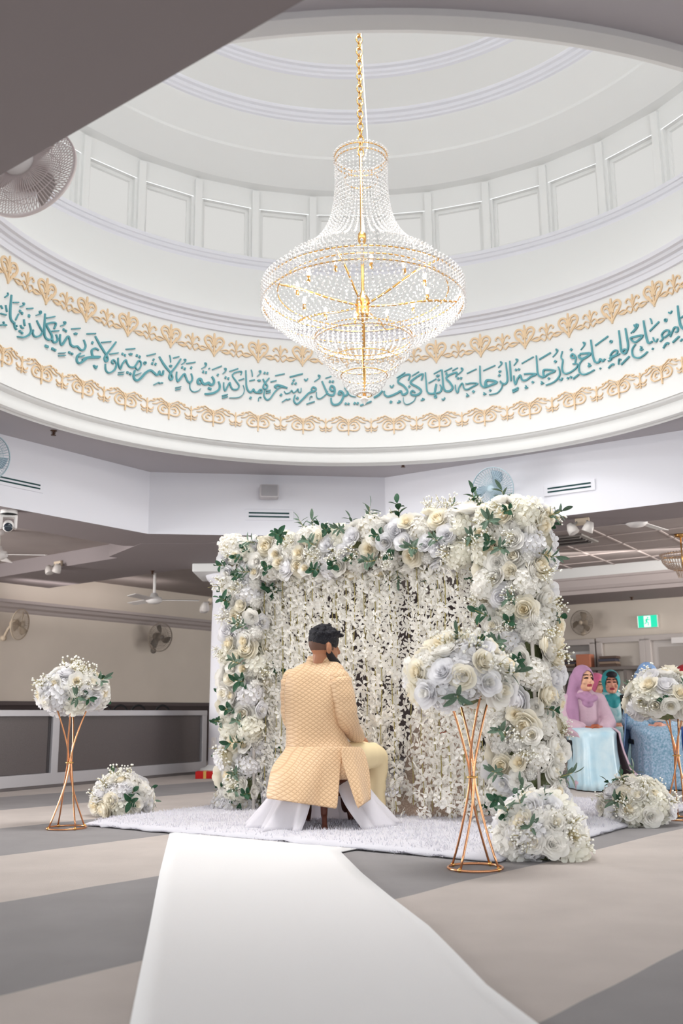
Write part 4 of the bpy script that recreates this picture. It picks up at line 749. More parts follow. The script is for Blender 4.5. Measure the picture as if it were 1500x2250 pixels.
# sprinklers
for x, y, z, lab in ((118, 946, Z_CEIL, 'tiny dark sprinkler head in the ceiling at the left under the dome rim'), (885, 1017, Z_CEIL, 'tiny dark sprinkler head in the ceiling just below the middle of the dome rim'), (335, 1254, Z_SOF, 'tiny dark sprinkler head under the beam above the white ceiling fan'), (1387, 1312, 2.38, 'tiny dark sprinkler head under the bulkhead above the exit sign')):
    P = fl(x, y, z); t = thing('sprinkler', lab, 'sprinkler', P); MB().lathe([(0, .0), (.03, 0), (.03, -.006), (.01, -.01), (.01, -.035), (0, -.035)], 12).build('body', mat('dark_brass', (96, 74, 62), .4, metal=.6), t)
    MB().lathe([(0, -.04), (.024, -.042), (.024, -.046), (0, -.046)], 12).build('deflector', mat('dark_brass', (96, 74, 62)), t)
    for s in (-1, 1): MB().tube([(s * .012, 0, -.008), (s * .016, 0, -.025), (0, 0, -.042)], .003, 5).build('yoke', mat('dark_brass', (96, 74, 62)), t)
# ceiling fans
def ceiling_fan(label, P, drop, blades, L, a0, group=None):
    t = thing('ceiling_fan', label, 'fan', P)
    MB().lathe([(0, 0), (.07, 0), (.06, -.05), (.02, -.07), (0, -.07)], 20).build('canopy', PLAST, t); MB().tube([(0, 0, -.05), (0, 0, -drop)], .02, 10).build('down_rod', PLAST, t)
    MB().lathe([(0, -drop + .09), (.04, -drop + .09), (.06, -drop + .04), (.10, -drop + .03), (.11, -drop - .02), (.07, -drop - .05), (0, -drop - .055)], 24).build('motor', PLAST, t)
    for k in range(blades):
        a = a0 + 2 * pi * k / blades; R = Matrix.Rotation(a, 3, 'Z') @ Matrix.Rotation(radians(10), 3, 'X')
        MB().rbox(R @ V((.1 + L / 2, 0, 0)) + V((0, 0, -drop)), (L, .13, .008), .003, R=R).build('blade', PLAST, t, smooth=False)
P = aty(340, 1270, 13.0); P.z = Z_BAY; tip = aty(340, 1318, 13.0)
ceiling_fan('white three bladed ceiling fan on a long rod behind the beam, left of the column', P, Z_BAY - tip.z, 3, .5, radians(12))
P = aty(1398, 1150, 9.6); P.z = Z_BAY; ceiling_fan('low white ceiling fan close under the tiles between the spotlight and the small chandelier', P, .16, 3, .52, radians(168))
P = aty(-6, 1228, 10.5); P.z = Z_BAY; ceiling_fan('white ceiling fan in the dark bay, only a blade tip showing at the left edge', P, .28, 4, .42, radians(8))
# twin spot lights
def spot(label, P, n):
    t = thing('twin_spotlight', label, 'lamp', mw=wallframe(P, n)); MB().rbox((0, -.02, 0), (.14, .04, .07), .01).build('mount_plate', mat('beige_mount', (206, 190, 170), .5), t, smooth=False)
    for s in (-1, 1):
        a = MB().tube([(s * .05, -.03, 0), (s * .07, -.06, -.03)], .012, 8).build('swivel_arm', GREYP, t)
        MB().lathe([(0, .05), (.03, .05), (.05, 0), (.055, -.05), (.05, -.055), (0, -.05)], 20, c=(s * .085, -.09, -.07), R=Matrix.Rotation(radians(25 * s), 3, 'Y')).build('lamp_head', mat('pearl_lamp_glass', (222, 216, 212), .2, trans=.2), a)
bq = V((.61, .79, 0)); 
P = onplane(128, 1290, V((s0.x, s0.y, 0)), bq); P.z = max(P.z, Z_SOF + .04); spot('twin emergency spotlight fixed to the side of the taupe beam at the left', P, -bq)
P = aty(1280, 1139, 9.3); P = fl(1280, 1139, Z_SOF); spot('twin spotlight with pearly heads under the soffit at the right of the arch', P + V((0, 0, -.035)), V((rn.x, rn.y, 0)))
P = aty(459, 1322, cy); spot('twin spotlight on the edge of the white column, mostly hidden', V((cx - .262, cy, P.z)), V((-1, -.25, 0)))
# ceiling tile grid and square diffuser on the right bay
P = aty(1243, 1186, 1); P = fl(1243, 1186, Z_BAY); t = thing('ceiling_diffuser', 'dark slatted square air diffuser set in the ceiling tiles right of the arch', 'air vent', P + V((0, 0, -.004)), rz=radians(-33))
MB().rbox((0, 0, -.006), (.6, .6, .02), .005).build('frame', GREYP, t, smooth=False)
for k in range(5): MB().box((0, -.2 + .1 * k, -.022), (.5, .06, .012), R=Matrix.Rotation(.5, 3, 'X')).build('slat', mat('dark_grey_vent', (96, 90, 90), .6) if k % 2 else GREYP, t, smooth=False)
tb = MB(); o = V((2.2, 11.2)); u = V((rd.x, rd.y)); w = V((-rd.y, rd.x))
for k in range(12):
    a = o + u * (k * .62 - .5); tb.box(((a.x + w.x * 1.5), (a.y + w.y * 1.5), Z_BAY - .004), (.025, 3.4, .012), R=Matrix.Rotation(atan2(u.y, u.x), 3, 'Z'))
for k in range(6):
    a = o + w * (k * .62 - .1); tb.box(((a.x + u.x * 3), (a.y + u.y * 3), Z_BAY - .004), (7, .025, .012), R=Matrix.Rotation(atan2(u.y, u.x), 3, 'Z'))
struct(tb.build('trim_10', mat('ceiling_grid_rail', (204, 192, 188), .6), smooth=False))
# exit sign: running man in a doorway, white on green
P = onplane(1424, 1366, V((W0.x, W0.y, 0)), V((rn.x, rn.y, 0))); ES = mat('exit_green', (28, 206, 164), .4, emit=.75); EW = mat('exit_white', (236, 244, 240), .4, emit=.6)
t = thing('exit_sign', 'lit green exit sign with a white running figure in a doorway', 'sign', mw=wallframe(P, V((rn.x, rn.y, 0))))
MB().rbox((0, -.03, 0), (.295, .05, .185), .006).build('housing', PLAST, t, smooth=False); MB().box((0, -.058, 0), (.285, .006, .175)).build('panel', ES, t, smooth=False)
MB().box((0, -.062, 0), (.10, .004, .165)).build('doorway', EW, t, smooth=False); MB().box((-.138, -.062, 0), (.008, .004, .17)).build('edge_strip', EW, t, smooth=False)
f = MB(); f.ball((.012, -.066, .055), (.011, .003, .011), 10, 6)
for a, b, r in (((.006, .04), (-.008, .0), .010), ((-.008, .0), (.018, -.022), .007), ((.018, -.022), (.014, -.06), .006), ((-.008, .0), (-.022, -.028), .007), ((-.022, -.028), (-.04, -.034), .006), ((.006, .036), (.026, .018), .005), ((.026, .018), (.038, .03), .005), ((.004, .036), (-.018, .026), .005), ((-.018, .026), (-.022, .006), .005)):
    f.tube([(a[0], -.066, a[1]), (b[0], -.066, b[1])], r, 6)
f.build('running_figure', ES, t)
# white aisle runner
RLp = [(372, 1836), (350, 1925), (327, 2050), (312, 2125), (287, 2250)]; RRp = [(748, 1876), (795, 1924), (857, 1976), (942, 2042), (1001, 2102), (1070, 2175), (1167, 2250)]
lp = [fl(*q) for q in RLp]; rp = [fl(*q) for q in RRp]
def ext(P): d = (P[-1] - P[-2]).normalized(); return P + [P[-1] + d * 1.2, P[-1] + d * 2.6]
lp = ext(lp); rp = ext(rp)
def resample(P, n):
    l = [0]
    for i in range(1, len(P)): l.append(l[-1] + (P[i] - P[i - 1]).length)
    out = []
    for k in range(n):
        s = l[-1] * k / (n - 1); i = max(j for j in range(len(P)) if l[j] <= s + 1e-9); i = min(i, len(P) - 2); out.append(P[i].lerp(P[i + 1], (s - l[i]) / (l[i + 1] - l[i])))
    return out
lp = resample(lp, 60); rp = resample(rp, 60); d0 = (lp[0] - lp[1]).normalized()
lp = [lp[0] + V((.12, .35, 0))] + lp; rp = [rp[0] + V((.30, .40, 0))] + rp
mb = MB(); mb.grid([[a.lerp(b, k / 14) + V((0, 0, .007)) for k in range(15)] for a, b in zip(lp, rp)])
o = solid(mb.build('aisle_runner', mat('white_felt_runner', (236, 235, 236), .9, bump=.25, bscale=300)), .005); tag(o, 'long white aisle runner leading across the carpet to the fur rug', 'carpet runner')
# white fur rug
RA, RB_, RC = V((-1.744, 6.789, 0)), V((.742, 4.936, 0)), V((2.65, 7.60, 0)); RD = RA + RC - RB_
random.seed(3); n = 46; rows = []
def rug_pt(u, v): return RA + (RB_ - RA) * u + (RD - RA) * v
for i in range(n + 1):
    row = []
    for j in range(n + 1):
        u, v = i / n, j / n; e = min(u, 1 - u, v, 1 - v); p = rug_pt(u, v); p.z = .012 + .03 * min(1, e * 25) + random.uniform(-.004, .004)
        if e == 0: p += V((random.uniform(-.018, .018), random.uniform(-.018, .018), -.006))
        if v < .02 and abs(u - .56) < .035: p.z += .02 * (1 - abs(u - .56) / .035)
        row.append(p)
    rows.append(row)
FUR = mat('white_fur', (220, 218, 226), .95)
rug = MB().grid(rows).build('fur_rug', mat('white_fur_base', (212, 210, 217), .95)); solid(rug, .012, -1); tag(rug, 'large square white faux fur rug under the flower arch', 'rug')
mb = MB()
for k in range(52000):
    u, v = random.random(), random.random()
    if k % 9 == 0:
        e = random.choice((0, 1)); u, v = ((random.choice((.003, .997)), v) if e else (u, random.choice((.003, .997))))
    e = min(u, 1 - u, v, 1 - v); p = rug_pt(u, v); p.z = .008 + .03 * min(1, e * 25); a = random.uniform(0, 2 * pi); l = random.uniform(.02, .036); s = random.uniform(.003, .006)
    d = V((cos(a), sin(a), 0)); tip = p + V((random.uniform(-.02, .02), random.uniform(-.02, .02), l)); o = len(mb.v)
    if e < .01: c = rug_pt(.5, .5); out = (p - c); out.z = 0; tip = p + out.normalized() * .022 + V((random.uniform(-.015, .015), random.uniform(-.015, .015), random.uniform(-.004, .012)))
    mb.v += [tuple(p - d * s), tuple(p + d * s), tuple(tip)]; mb.f.append((o, o + 1, o + 2)); mb.m.append(0)
mb.build('fur_pile', FUR, rug, smooth=False)['kind'] = 'stuff'
# ================================================================== FLOWERS
random.seed(11)
def petal(mb, a, W_, R, H, mi, curl=.12, nu=5, nv=4, z0=-.32, r0=.05):
    P = []
    for j in range(nv + 1):
        v = j / nv; row = []
        for i in range(nu + 1):
            u = i / nu * 2 - 1; vv = v * (1 - .16 * u * u); sh = W_ * (.35 + .65 * sin(pi * min(1, .15 + .62 * vv)))
            ang = a + u * sh; rr = r0 + (R - r0) * vv ** .65 + curl * R * vv ** 5; zz = z0 + (H - z0) * vv - curl * .5 * vv ** 6
            row.append((rr * cos(ang), rr * sin(ang), zz))
        P.append(row)
    mb.grid(P, mi)
def rose_mesh(name, mats, layers, seed):
    r = random.Random(seed); mb = MB()
    for R, H, n, W_, mi, curl in layers:
        o = r.uniform(0, 6)
        for k in range(n): petal(mb, o + 2 * pi * k / n + r.uniform(-.12, .12), W_ * r.uniform(.9, 1.1), R * r.uniform(.93, 1.07), H * r.uniform(.92, 1.08), mi, curl)
    mb.ball((0, 0, -.2), (.5, .5, .2), 8, 4, mi=0)
    return mb.mesh(name, mats)
OPEN = [(.14, .50, 3, 1.3, 1, .0), (.27, .52, 3, 1.2, 1, .05), (.42, .52, 4, .95, 1, .1), (.60, .49, 5, .8, 0, .12), (.78, .42, 5, .75, 0, .15), (.96, .27, 6, .68, 0, .18)]
BUD = [(.16, .62, 3, 1.3, 1, .0), (.32, .66, 3, 1.2, 1, .02), (.52, .66, 4, 1.0, 0, .04), (.72, .58, 4, .95, 0, .08), (.9, .38, 5, .8, 0, .14)]
PEO = [(.2, .55, 4, 1.0, 1, -.3), (.4, .62, 5, .85, 1, -.3), (.62, .62, 6, .7, 0, -.2), (.82, .5, 6, .68, 0, -.08), (.98, .3, 7, .6, 0, .05), (1.08, .05, 7, .58, 0, .15)]
def hyd_mesh(name, m, seed, n=46):
    r = random.Random(seed); mb = MB(); mb.ball((0, 0, .0), (.72, .72, .62), 12, 8, mi=1)
    for k in range(n):
        zf = 1 - 1.35 * (k + .5) / n; a = k * 2.39996; rr = sqrt(max(0, 1 - zf * zf)); d = V((rr * cos(a), rr * sin(a), zf * .85)); X = Matrix.Translation(d * r.uniform(.72, .92)) @ align_z(d + V((r.uniform(-.3, .3), r.uniform(-.3, .3), r.uniform(-.3, .3))), r.uniform(0, 6)) @ Matrix.Scale(r.uniform(.26, .36), 4)
        f = MB()
        for q in range(4):
            b = 2 * pi * q / 4; c, s = cos(b), sin(b); cw, sw = cos(b + .62), sin(b + .62); cx_, sx_ = cos(b - .62), sin(b - .62); up = r.uniform(.05, .35)
            Q = lambda rad, da, zz: (rad * cos(b + da), rad * sin(b + da), zz)
            f.add([(0, 0, 0), Q(.5, .7, up * .55), Q(.92, .52, up), Q(1.08, .2, up * .9), Q(1.08, -.2, up * .9), Q(.92, -.52, up), Q(.5, -.7, up * .55), Q(.6, 0, up * .15)], [(0, 7, 1), (1, 7, 2), (2, 7, 3), (3, 7, 4), (4, 7, 5), (5, 7, 6), (6, 7, 0)], 0)
        f.octa((0, 0, .05), .07, 0); mb.merge(f, X)
    return mb.mesh(name, [m, HYDC], smooth=False)
def sprig_mesh(name, m, seed, n=9, broad=.30, L=1.0):
    r = random.Random(seed); mb = MB(); P = [V((.12 * sin(2 * t / 8), .1 * t / 8, L * t / 8)) for t in range(9)]; mb.tube(P, [.028 - .002 * i for i in range(9)], 5, mi=1)
    for k in range(n):
        s = .2 + .8 * k / (n - 1); i = min(7, int(s * 8)); p = P[i].lerp(P[i + 1], s * 8 - i) if k < n - 1 else P[8]; a = k * 2.2 + r.uniform(-.4, .4)
        d = (V((cos(a), sin(a), r.uniform(.35, .9))) if k < n - 1 else V((.1, .1, 1))).normalized(); side = d.cross(V((0, 0, 1))).normalized() if abs(d.z) < .98 else V((1, 0, 0)); nn = side.cross(d); l = r.uniform(.38, .52) * L; w = l * broad
        rows = []
        for j in range(6):
            t = j / 5; ww = w * sin(pi * (t * .92 + .03)) ** .8; c = p + d * l * t - nn * (.18 * l * t * t); rows.append((c + side * ww + nn * ww * .35, c, c - side * ww + nn * ww * .35))
        mb.grid(rows, 0)
    return mb.mesh(name, [m, STEM])
def gyp_mesh(name, seed, n=34):
    r = random.Random(seed); mb = MB()
    for k in range(7):
        a = r.uniform(0, 6.3); e = V((cos(a) * r.uniform(.1, .55), sin(a) * r.uniform(.1, .55), r.uniform(.6, 1.0))); mb.tube([(0, 0, 0), e * .5 + V((0, 0, .1)), e], .010, 3, mi=1)
        for j in range(n // 7 + 1):
            q = e * r.uniform(.6, 1.05) + V((r.uniform(-.2, .2), r.uniform(-.2, .2), r.uniform(-.12, .16))); mb.tube([e * .62, q], .006, 3, mi=1, cap=False); mb.ball(q, r.uniform(.032, .052), 6, 4, mi=0)
    return mb.mesh(name, [GYP, STEM])
ROSE_W = [rose_mesh('white_rose', [PETW, PETW], OPEN, 1), rose_mesh('white_rose', [PETL, PETL], OPEN, 2), rose_mesh('white_rose', [PETW, PETC], BUD, 3), rose_mesh('white_rose', [PETL, PETW], BUD, 12)]
ROSE_C = [rose_mesh('cream_rose', [PETC, PETH], OPEN, 4), rose_mesh('cream_rose', [PETW, PETH], OPEN, 5), rose_mesh('cream_rose', [PETC, PETC], BUD, 6)]
PEONY = [rose_mesh('peony', [PETW, PETC], PEO, 7), rose_mesh('peony', [PETL, PETL], PEO, 8), rose_mesh('peony', [PETC, PETH], PEO, 9)]
HYDR = [hyd_mesh('hydrangea', HYD, 1), hyd_mesh('hydrangea', PETL, 2), hyd_mesh('hydrangea', PETW, 3)]
SPRIG = [sprig_mesh('leaf_sprig', LEAF, 1, 9, .26), sprig_mesh('leaf_sprig', LEAF, 2, 7, .34, .8), sprig_mesh('leaf_sprig', LEAFG, 3, 11, .16)]
GYPS = [gyp_mesh('babys_breath', 1), gyp_mesh('babys_breath', 2)]
KINDS = {'hydrangea': (HYDR, .10, .125), 'peony': (PEONY, .070, .086), 'white_rose': (ROSE_W, .060, .074), 'cream_rose': (ROSE_C, .056, .072), 'leaf_sprig': (SPRIG, .115, .165), 'babys_breath': (GYPS, .12, .17)}
def put(kind, parent, p, n, rnd, scale=1.0, lift=0):
    ms, r0, r1 = KINDS[kind]; r = rnd.uniform(r0, r1) * scale; j = .35
    nn = (V(n).normalized() + V((rnd.uniform(-j, j), rnd.uniform(-j, j), rnd.uniform(-j, j)))).normalized()
    Mx = Matrix.Translation(V(p) + nn * lift) @ align_z(nn, rnd.uniform(0, 6.28)) @ Matrix.Scale(r, 4)
    return link(kind, rnd.choice(ms), parent, Mx)

# ---- flower arch
YL, YR = 7.40, 6.15
pl_ = aty(552, 1500, YL); pr_ = aty(1145, 1450, YR); ZB = 1.86
AL = V((pl_.x, pl_.y, 0)); AR = V((pr_.x, pr_.y, 0)); ad = (AR - AL).normalized(); an = V((-ad.y, ad.x, 0)); an = an if an.y < 0 else -an     # an: towards the camera side
arch = thing('flower_arch', 'rectangular arch covered in white and cream roses, peonies, hydrangeas and green leaves', 'flower arch', (AL + AR) / 2)
AO = (AL + AR) / 2
fr = MB(); hw, hd = .13, .12
for e in (AL, AR):
    for sx in (-hw, hw):
        for sy in (-hd, hd): fr.tube([e - AO + ad * sx + an * sy + V((0, 0, .045)), e - AO + ad * sx + an * sy + V((0, 0, ZB))], .012, 6)
for sy in (-hd, hd):
    for sz in (-.1, .1): fr.tube([AL - AO - ad * hw + an * sy + V((0, 0, ZB + sz)), AR - AO + ad * hw + an * sy + V((0, 0, ZB + sz))], .012, 6)
fr.build('frame', mat('white_metal_frame', (214, 208, 202), .4, metal=.3), arch)
core = MB()                                            # moss wrapped core of the three sides
L_ = (AR - AL).length; RM = Matrix((ad, -an, V((0, 0, 1)))).transposed()
for c, d in ((AL - AO + V((0, 0, ZB / 2 + .05)), (.24, .22, ZB - .14)), (AR - AO + V((0, 0, ZB / 2 + .05)), (.26, .22, ZB - .14)), (V((0, 0, ZB)), (L_ + .2, .22, .22))):
    core.rbox(c, d, .06, R=RM)
core.build('moss_core', FOAM, arch)
rnd = random.Random(21)
def arch_pt():
    """random point and outward normal on the flowered skin of the arch"""
    seg = rnd.choices(('L', 'T', 'R'), (1.85, L_ + .1, 1.85))[0]
    face = rnd.choices((0, 1, 2, 3), (.42, .14, .22, .22))[0]
    if seg == 'T':
        s = rnd.uniform(-.14, L_ + .14); q = rnd.uniform(-.135, .135); base = AL - AO + ad * s + V((0, 0, ZB)); w = .128
        n = (an, -an, V((0, 0, 1)), V((0, 0, -1)))[face]
        if face == 3 and (s < .2 or s > L_ - .2): n = an
        t = V((0, 0, 1)) if n in (an, -an) else an
        return base + n * w + t * q, n
    e = (AL if seg == 'L' else AR) - AO; wx = .135 if seg == 'L' else .155; z = rnd.uniform(.15, ZB + .1)
    n = (an, -an, ad, -ad)[face]; q = rnd.uniform(-.14, .14); t = ad if face < 2 else an
    return e + n * (wx if face > 1 else .128) + t * q + V((0, 0, z)), n
placed = []
def scatter(kind, count, mind, lift=0, scale=1, tries=6000):
    out = []; k = 0
    ms, r0, r1 = KINDS[kind]; rr = (r0 + r1) / 2 * scale
    while len(out) < count and k < tries:
        k += 1; p, n = arch_pt()
        if any((p - q).length < (rr + r) * mind for q, r in placed): continue
        placed.append((p, rr)); out.append(put(kind, arch, p, n, rnd, scale, lift))
    return out
scatter('hydrangea', 96, .62, -.02)
scatter('peony', 90, .58, .025)
scatter('white_rose', 100, .54, .045)
scatter('cream_rose', 86, .52, .045)
pl0 = list(placed); placed = []
scatter('leaf_sprig', 100, .36, .0, 1.05); placed = []
scatter('babys_breath', 72, .5, .02)
# remaining small blossoms of the skin as one mass
fill = MB(); srcs = []
for me in (HYDR[0], HYDR[2], ROSE_W[2], ROSE_W[0]):
    b = MB(); b.v = [tuple(v.co) for v in me.vertices]; b.f = [tuple(p.vertices) for p in me.polygons]; b.m = [0] * len(b.f); srcs.append(b)
placed = pl0; k = 0; cnt = 0
while cnt < 190 and k < 9000:
    k += 1; p, n = arch_pt()
    if any((p - q).length < (.045 + r) * .52 for q, r in placed): continue
    placed.append((p, .05)); cnt += 1
    fill.merge(rnd.choice(srcs), Matrix.Translation(p) @ align_z(n, rnd.uniform(0, 6)) @ Matrix.Scale(rnd.uniform(.045, .07), 4), 0)
fill.build('filler_blossoms', PETW, arch)['kind'] = 'stuff'

# ---- hanging strands of white blossoms
def strand_mesh(seed, L):
    r = random.Random(seed); mb = MB(); P = [V((.006 * sin(7 * t), .006 * cos(5 * t), -L * t / 14)) for t in range(15)]
    mb.tube(P, .0035, 4, mi=1); z = .02
    while z < L:
        for q in range(r.choice((1, 2, 2))):
            a = r.uniform(0, 6.28); d = V((cos(a), sin(a), r.uniform(-.5, .25))); c = V((0, 0, -z)) + d * r.uniform(.018, .045); X = Matrix.Translation(c) @ align_z(d + V((r.uniform(-.4, .4), r.uniform(-.4, .4), r.uniform(-.6, .3))), r.uniform(0, 6)) @ Matrix.Scale(r.uniform(.030, .043), 4)
            f = MB()
            for k in range(4):
                b = 2 * pi * k / 4 + r.uniform(-.2, .2); cu = r.uniform(-.1, .5); w = r.uniform(.3, .42)
                C = lambda rad, da, zz: (rad * cos(b + da), rad * sin(b + da), zz)
                f.add([(0, 0, 0), C(.6, w * 1.2, cu * .4), C(1.05, w * .8, cu * .8), C(1.2, 0, cu * .7), C(1.05, -w * .8, cu * .8), C(.6, -w * 1.2, cu * .4), C(.62, 0, cu * .1 - .08)], [(0, 6, 1), (1, 6, 2), (2, 6, 3), (3, 6, 4), (4, 6, 5), (5, 6, 0)], 0)
            f.octa((0, 0, .1), .12, 2, 1.6); mb.merge(f, X)
        z += r.uniform(.026, .038)
    return mb.mesh('blossom_strand', [PETW, STEM, PETC], smooth=False)
STR = [strand_mesh(100 + i, 1.60 + .035 * (i % 4)) for i in range(9)]
rs = random.Random(5); i = 0; Ns = 25
for row in range(2):
    for k in range(Ns if row == 0 else 15):
        s = .17 + (L_ - .36) * (k + .5 * row + .2) / (Ns if row == 0 else 15) + rs.uniform(-.014, .014)
        p = AL + ad * s + an * (.07 - .13 * row + rs.uniform(-.02, .02)) + V((0, 0, ZB - .10))
        if row == 0 and abs(k / Ns - .66) < .035: continue
        o = link('blossom_strand', STR[i % 9]); o.location = p; o.rotation_euler = (rs.uniform(-.012, .012), rs.uniform(-.012, .012), rs.uniform(0, 6.28)); i += 1
        tag(o, 'strand of small white blossoms hanging in the curtain under the flower arch', 'blossom strand', 'blossom strands of the arch curtain')

# ---- bouquets
def bouquet(name, label, loc, R, seed, spec, squash=.72, lowcut=-.35, cat='flower arrangement'):
    r = random.Random(seed); t = thing(name, label, cat, loc); c = MB(); c.ball((0, 0, 0), (R * .62, R * .62, R * .62 * squash), 14, 8); c.build('moss_core', FOAM, t); pts = []
    for kind, n, mind, rad, lift, zmin in spec:
        ms, r0, r1 = KINDS[kind]; rr = (r0 + r1) / 2; m = 0; k = 0
        while m < n and k < 1500:
            k += 1; z = r.uniform(max(zmin, lowcut), 1); a = r.uniform(0, 6.28); q = sqrt(max(0, 1 - z * z)); d = V((q * cos(a), q * sin(a), z)); p = V((d.x * R * rad, d.y * R * rad, d.z * R * rad * squash))
            if mind and any((p - u).length < (rr + v) * mind for u, v in pts): continue
            if mind: pts.append((p, rr))
            put(kind, t, p, V((d.x, d.y, d.z * 1.1)), r, 1, lift); m += 1
    return t
BQ = [('cream_rose', 11, .72, .98, .01, -.1), ('white_rose', 14, .66, .96, .01, -.35), ('peony', 7, .6, .92, 0, -.3), ('hydrangea', 14, .38, .70, 0, -.75), ('leaf_sprig', 8, 0, .60, 0, -.6), ('babys_breath', 11, 0, .66, 0, 0)]
def stand(label, base, H=.84, rz=0.):
    t = thing('flower_stand', label, 'flower stand', base, rz=rz)
    MB().tube([(.127 * cos(2 * pi * k / 48), .127 * sin(2 * pi * k / 48), .008) for k in range(48)], .006, 8, closed=True).build('base_ring', GOLD, t)
    MB().tube([(.13 * cos(2 * pi * k / 48), .13 * sin(2 * pi * k / 48), H) for k in range(48)], .005, 8, closed=True).build('top_ring', GOLD, t)
    for k in range(4):
        a = 2 * pi * k / 4 + .5; P = []
        for i in range(15):
            s = i / 14; h = 2 * s - 1; rr = .012 + .115 * abs(h) ** 1.55; b = a + (pi * .86) * (1 / (1 + math.exp(-9 * (s - .5)))); P.append((rr * cos(b), rr * sin(b), .01 + (H - .01) * s))
        MB().tube(P, .0055, 8).build('rod', GOLD, t); MB().ball((.127 * cos(a), .127 * sin(a), .010), .011, 10, 6).build('foot_bead', BRASS, t)
    MB().lathe([(.014, H * .5 - .006), (.026, H * .5 - .004), (.026, H * .5 + .004), (.014, H * .5 + .006)], 16).build('waist_collar', BRASS, t)
    return t
b1 = fl(1044, 1910); stand('rose gold hourglass flower stand in front of the right leg of the arch', b1, .83, .35)
b2 = fl(146, 1821); stand('rose gold hourglass flower stand alone at the left on the grey carpet', b2, .84, .2)
b3 = fl(1497, 1801); stand('rose gold hourglass flower stand at the right edge in front of the women', b3, .84, .9)
p = aty(1012, 1497, b1.y); bouquet('flower_arrangement', 'rose and hydrangea ball on the stand in front of the right leg of the arch', p, .24, 31, BQ, .80)
p = aty(160, 1524, b2.y); bouquet('flower_arrangement', 'rose and hydrangea ball on the stand at the left before the beige wall', p, .205, 32, BQ, .72)
p = aty(1460, 1542, b3.y); bouquet('flower_arrangement', 'rose and hydrangea ball on the stand at the right edge hiding the woman in blue', p, .25, 33, BQ, .8)
FB = [('cream_rose', 7, .70, .98, .01, .0), ('white_rose', 11, .64, .96, .01, -.1), ('peony', 8, .6, .94, 0, -.1), ('hydrangea', 12, .36, .72, 0, -.2), ('leaf_sprig', 7, 0, .66, 0, -.1), ('babys_breath', 9, 0, .7, 0, .1)]
def floor_b(label, x, y, R, seed, squash, zf=.42): q = fl(x, y); return bouquet('floor_bouquet', label, (q.x, q.y, R * zf), R, seed, FB, squash, -.3)
floor_b('low floor bouquet of white roses at the left corner of the fur rug', 268, 1792, .195, 41, 1.0)
floor_b('low floor bouquet of white and cream roses at the right corner of the fur rug', 1402, 1812, .205, 42, .9)
floor_b('large floor bouquet at the foot of the right arch leg beside the nearest stand', 1188, 1884, .205, 43, 1.0)
floor_b('small floor bouquet at the foot of the arch left leg beside the white stool cloth', 522, 1790, .15, 44, .7)
# ================================================================== PEOPLE
def caps(mb, p0, r0, p1, r1, seg=14):
    p0 = V(p0); p1 = V(p1); L = (p1 - p0).length; q = V((0, 0, 1)).rotation_difference((p1 - p0).normalized()).to_matrix() if L > 1e-6 else Matrix.Identity(3)
    prof = [(max(1e-4, r0 * sin(pi / 2 * k / 5)), -r0 * cos(pi / 2 * k / 5)) for k in range(6)] + [(max(1e-4, r1 * cos(pi / 2 * k / 5)), L + r1 * sin(pi / 2 * k / 5)) for k in range(6)]
    mb.lathe(prof, seg, c=p0, R=q); return mb
def fuse(name, mb, voxel, smooth=3, mats=()):
    """weld overlapping shapes into one continuous skin"""
    o = mb.build('tmp', [], None); r = o.modifiers.new('r', 'REMESH'); r.mode = 'VOXEL'; r.voxel_size = voxel
    s = o.modifiers.new('s', 'SMOOTH'); s.iterations = smooth; s.factor = .5
    dg = bpy.context.evaluated_depsgraph_get(); me = bpy.data.meshes.new_from_object(o.evaluated_get(dg)); bpy.data.objects.remove(o); me.name = name
    for q in mats: me.materials.append(q)
    me.polygons.foreach_set('use_smooth', [True] * len(me.polygons)); return me
def chain(mb, pts, rads):
    for i in range(len(pts) - 1): caps(mb, pts[i], rads[i], pts[i + 1], rads[i + 1])
def superell(cx, cy, a, b, z, n=40, e=2.6, shear=0, fold=0, nf=9, ph=0, a0=0, a1=2 * pi):
    out = []
    full = abs(a1 - a0 - 2 * pi) < 1e-6
    for k in range(n + (0 if full else 1)):
        t = a0 + (a1 - a0) * k / n; c, s = cos(t), sin(t); x = a * (abs(c) ** (2 / e)) * (1 if c >= 0 else -1); y = b * (abs(s) ** (2 / e)) * (1 if s >= 0 else -1); f = 1 + fold * sin(nf * t + ph)
        out.append(V((cx + x * f, cy + y * f + shear * x, z)))
    return out

# ---- the seated man in the gold coat, back to the camera
Y0 = 6.20
man = thing('person', 'man in a gold brocade coat sitting on a stool, back turned, facing the flower curtain', 'person', (-.16, Y0, 0))
def A(x, y, dY=0.0): return aty(x, y, Y0 + dY)
hc = A(709, 1422, .02); th = radians(58); HR = Matrix(((cos(th), sin(th), 0), (-sin(th), cos(th), 0), (0, 0, 1)))   # columns: right, forward, up
def Hd(r, d, z): return hc + HR @ V((r, d, z))
b = MB()
b.ball(hc + V((0, 0, .03)), (.076, .097, .095), 24, 16, R=HR); b.ball(Hd(0, .035, -.045), (.060, .068, .075), 20, 14, R=HR)
caps(b, Hd(0, .075, -.095), .028, Hd(0, .06, -.09), .035); caps(b, Hd(0, .095, .01), .012, Hd(0, .115, -.03), .016)
for s in (-1, 1):
    b.ball(Hd(s * .083, -.004, -.012), (.013, .026, .038), 12, 10, R=HR @ Matrix.Rotation(s * .45, 3, 'Z')); b.ball(Hd(s * .03, .085, .02), (.018, .012, .01), 8, 6, R=HR)
chain(b, [A(706, 1440, .02), A(703, 1456, .03), A(700, 1482, .05)], [.055, .056, .058])
chain(b, [A(697, 1500, .05), A(695, 1560, .06), A(700, 1640, .04), A(703, 1668, .04)], [.095, .095, .10, .11])
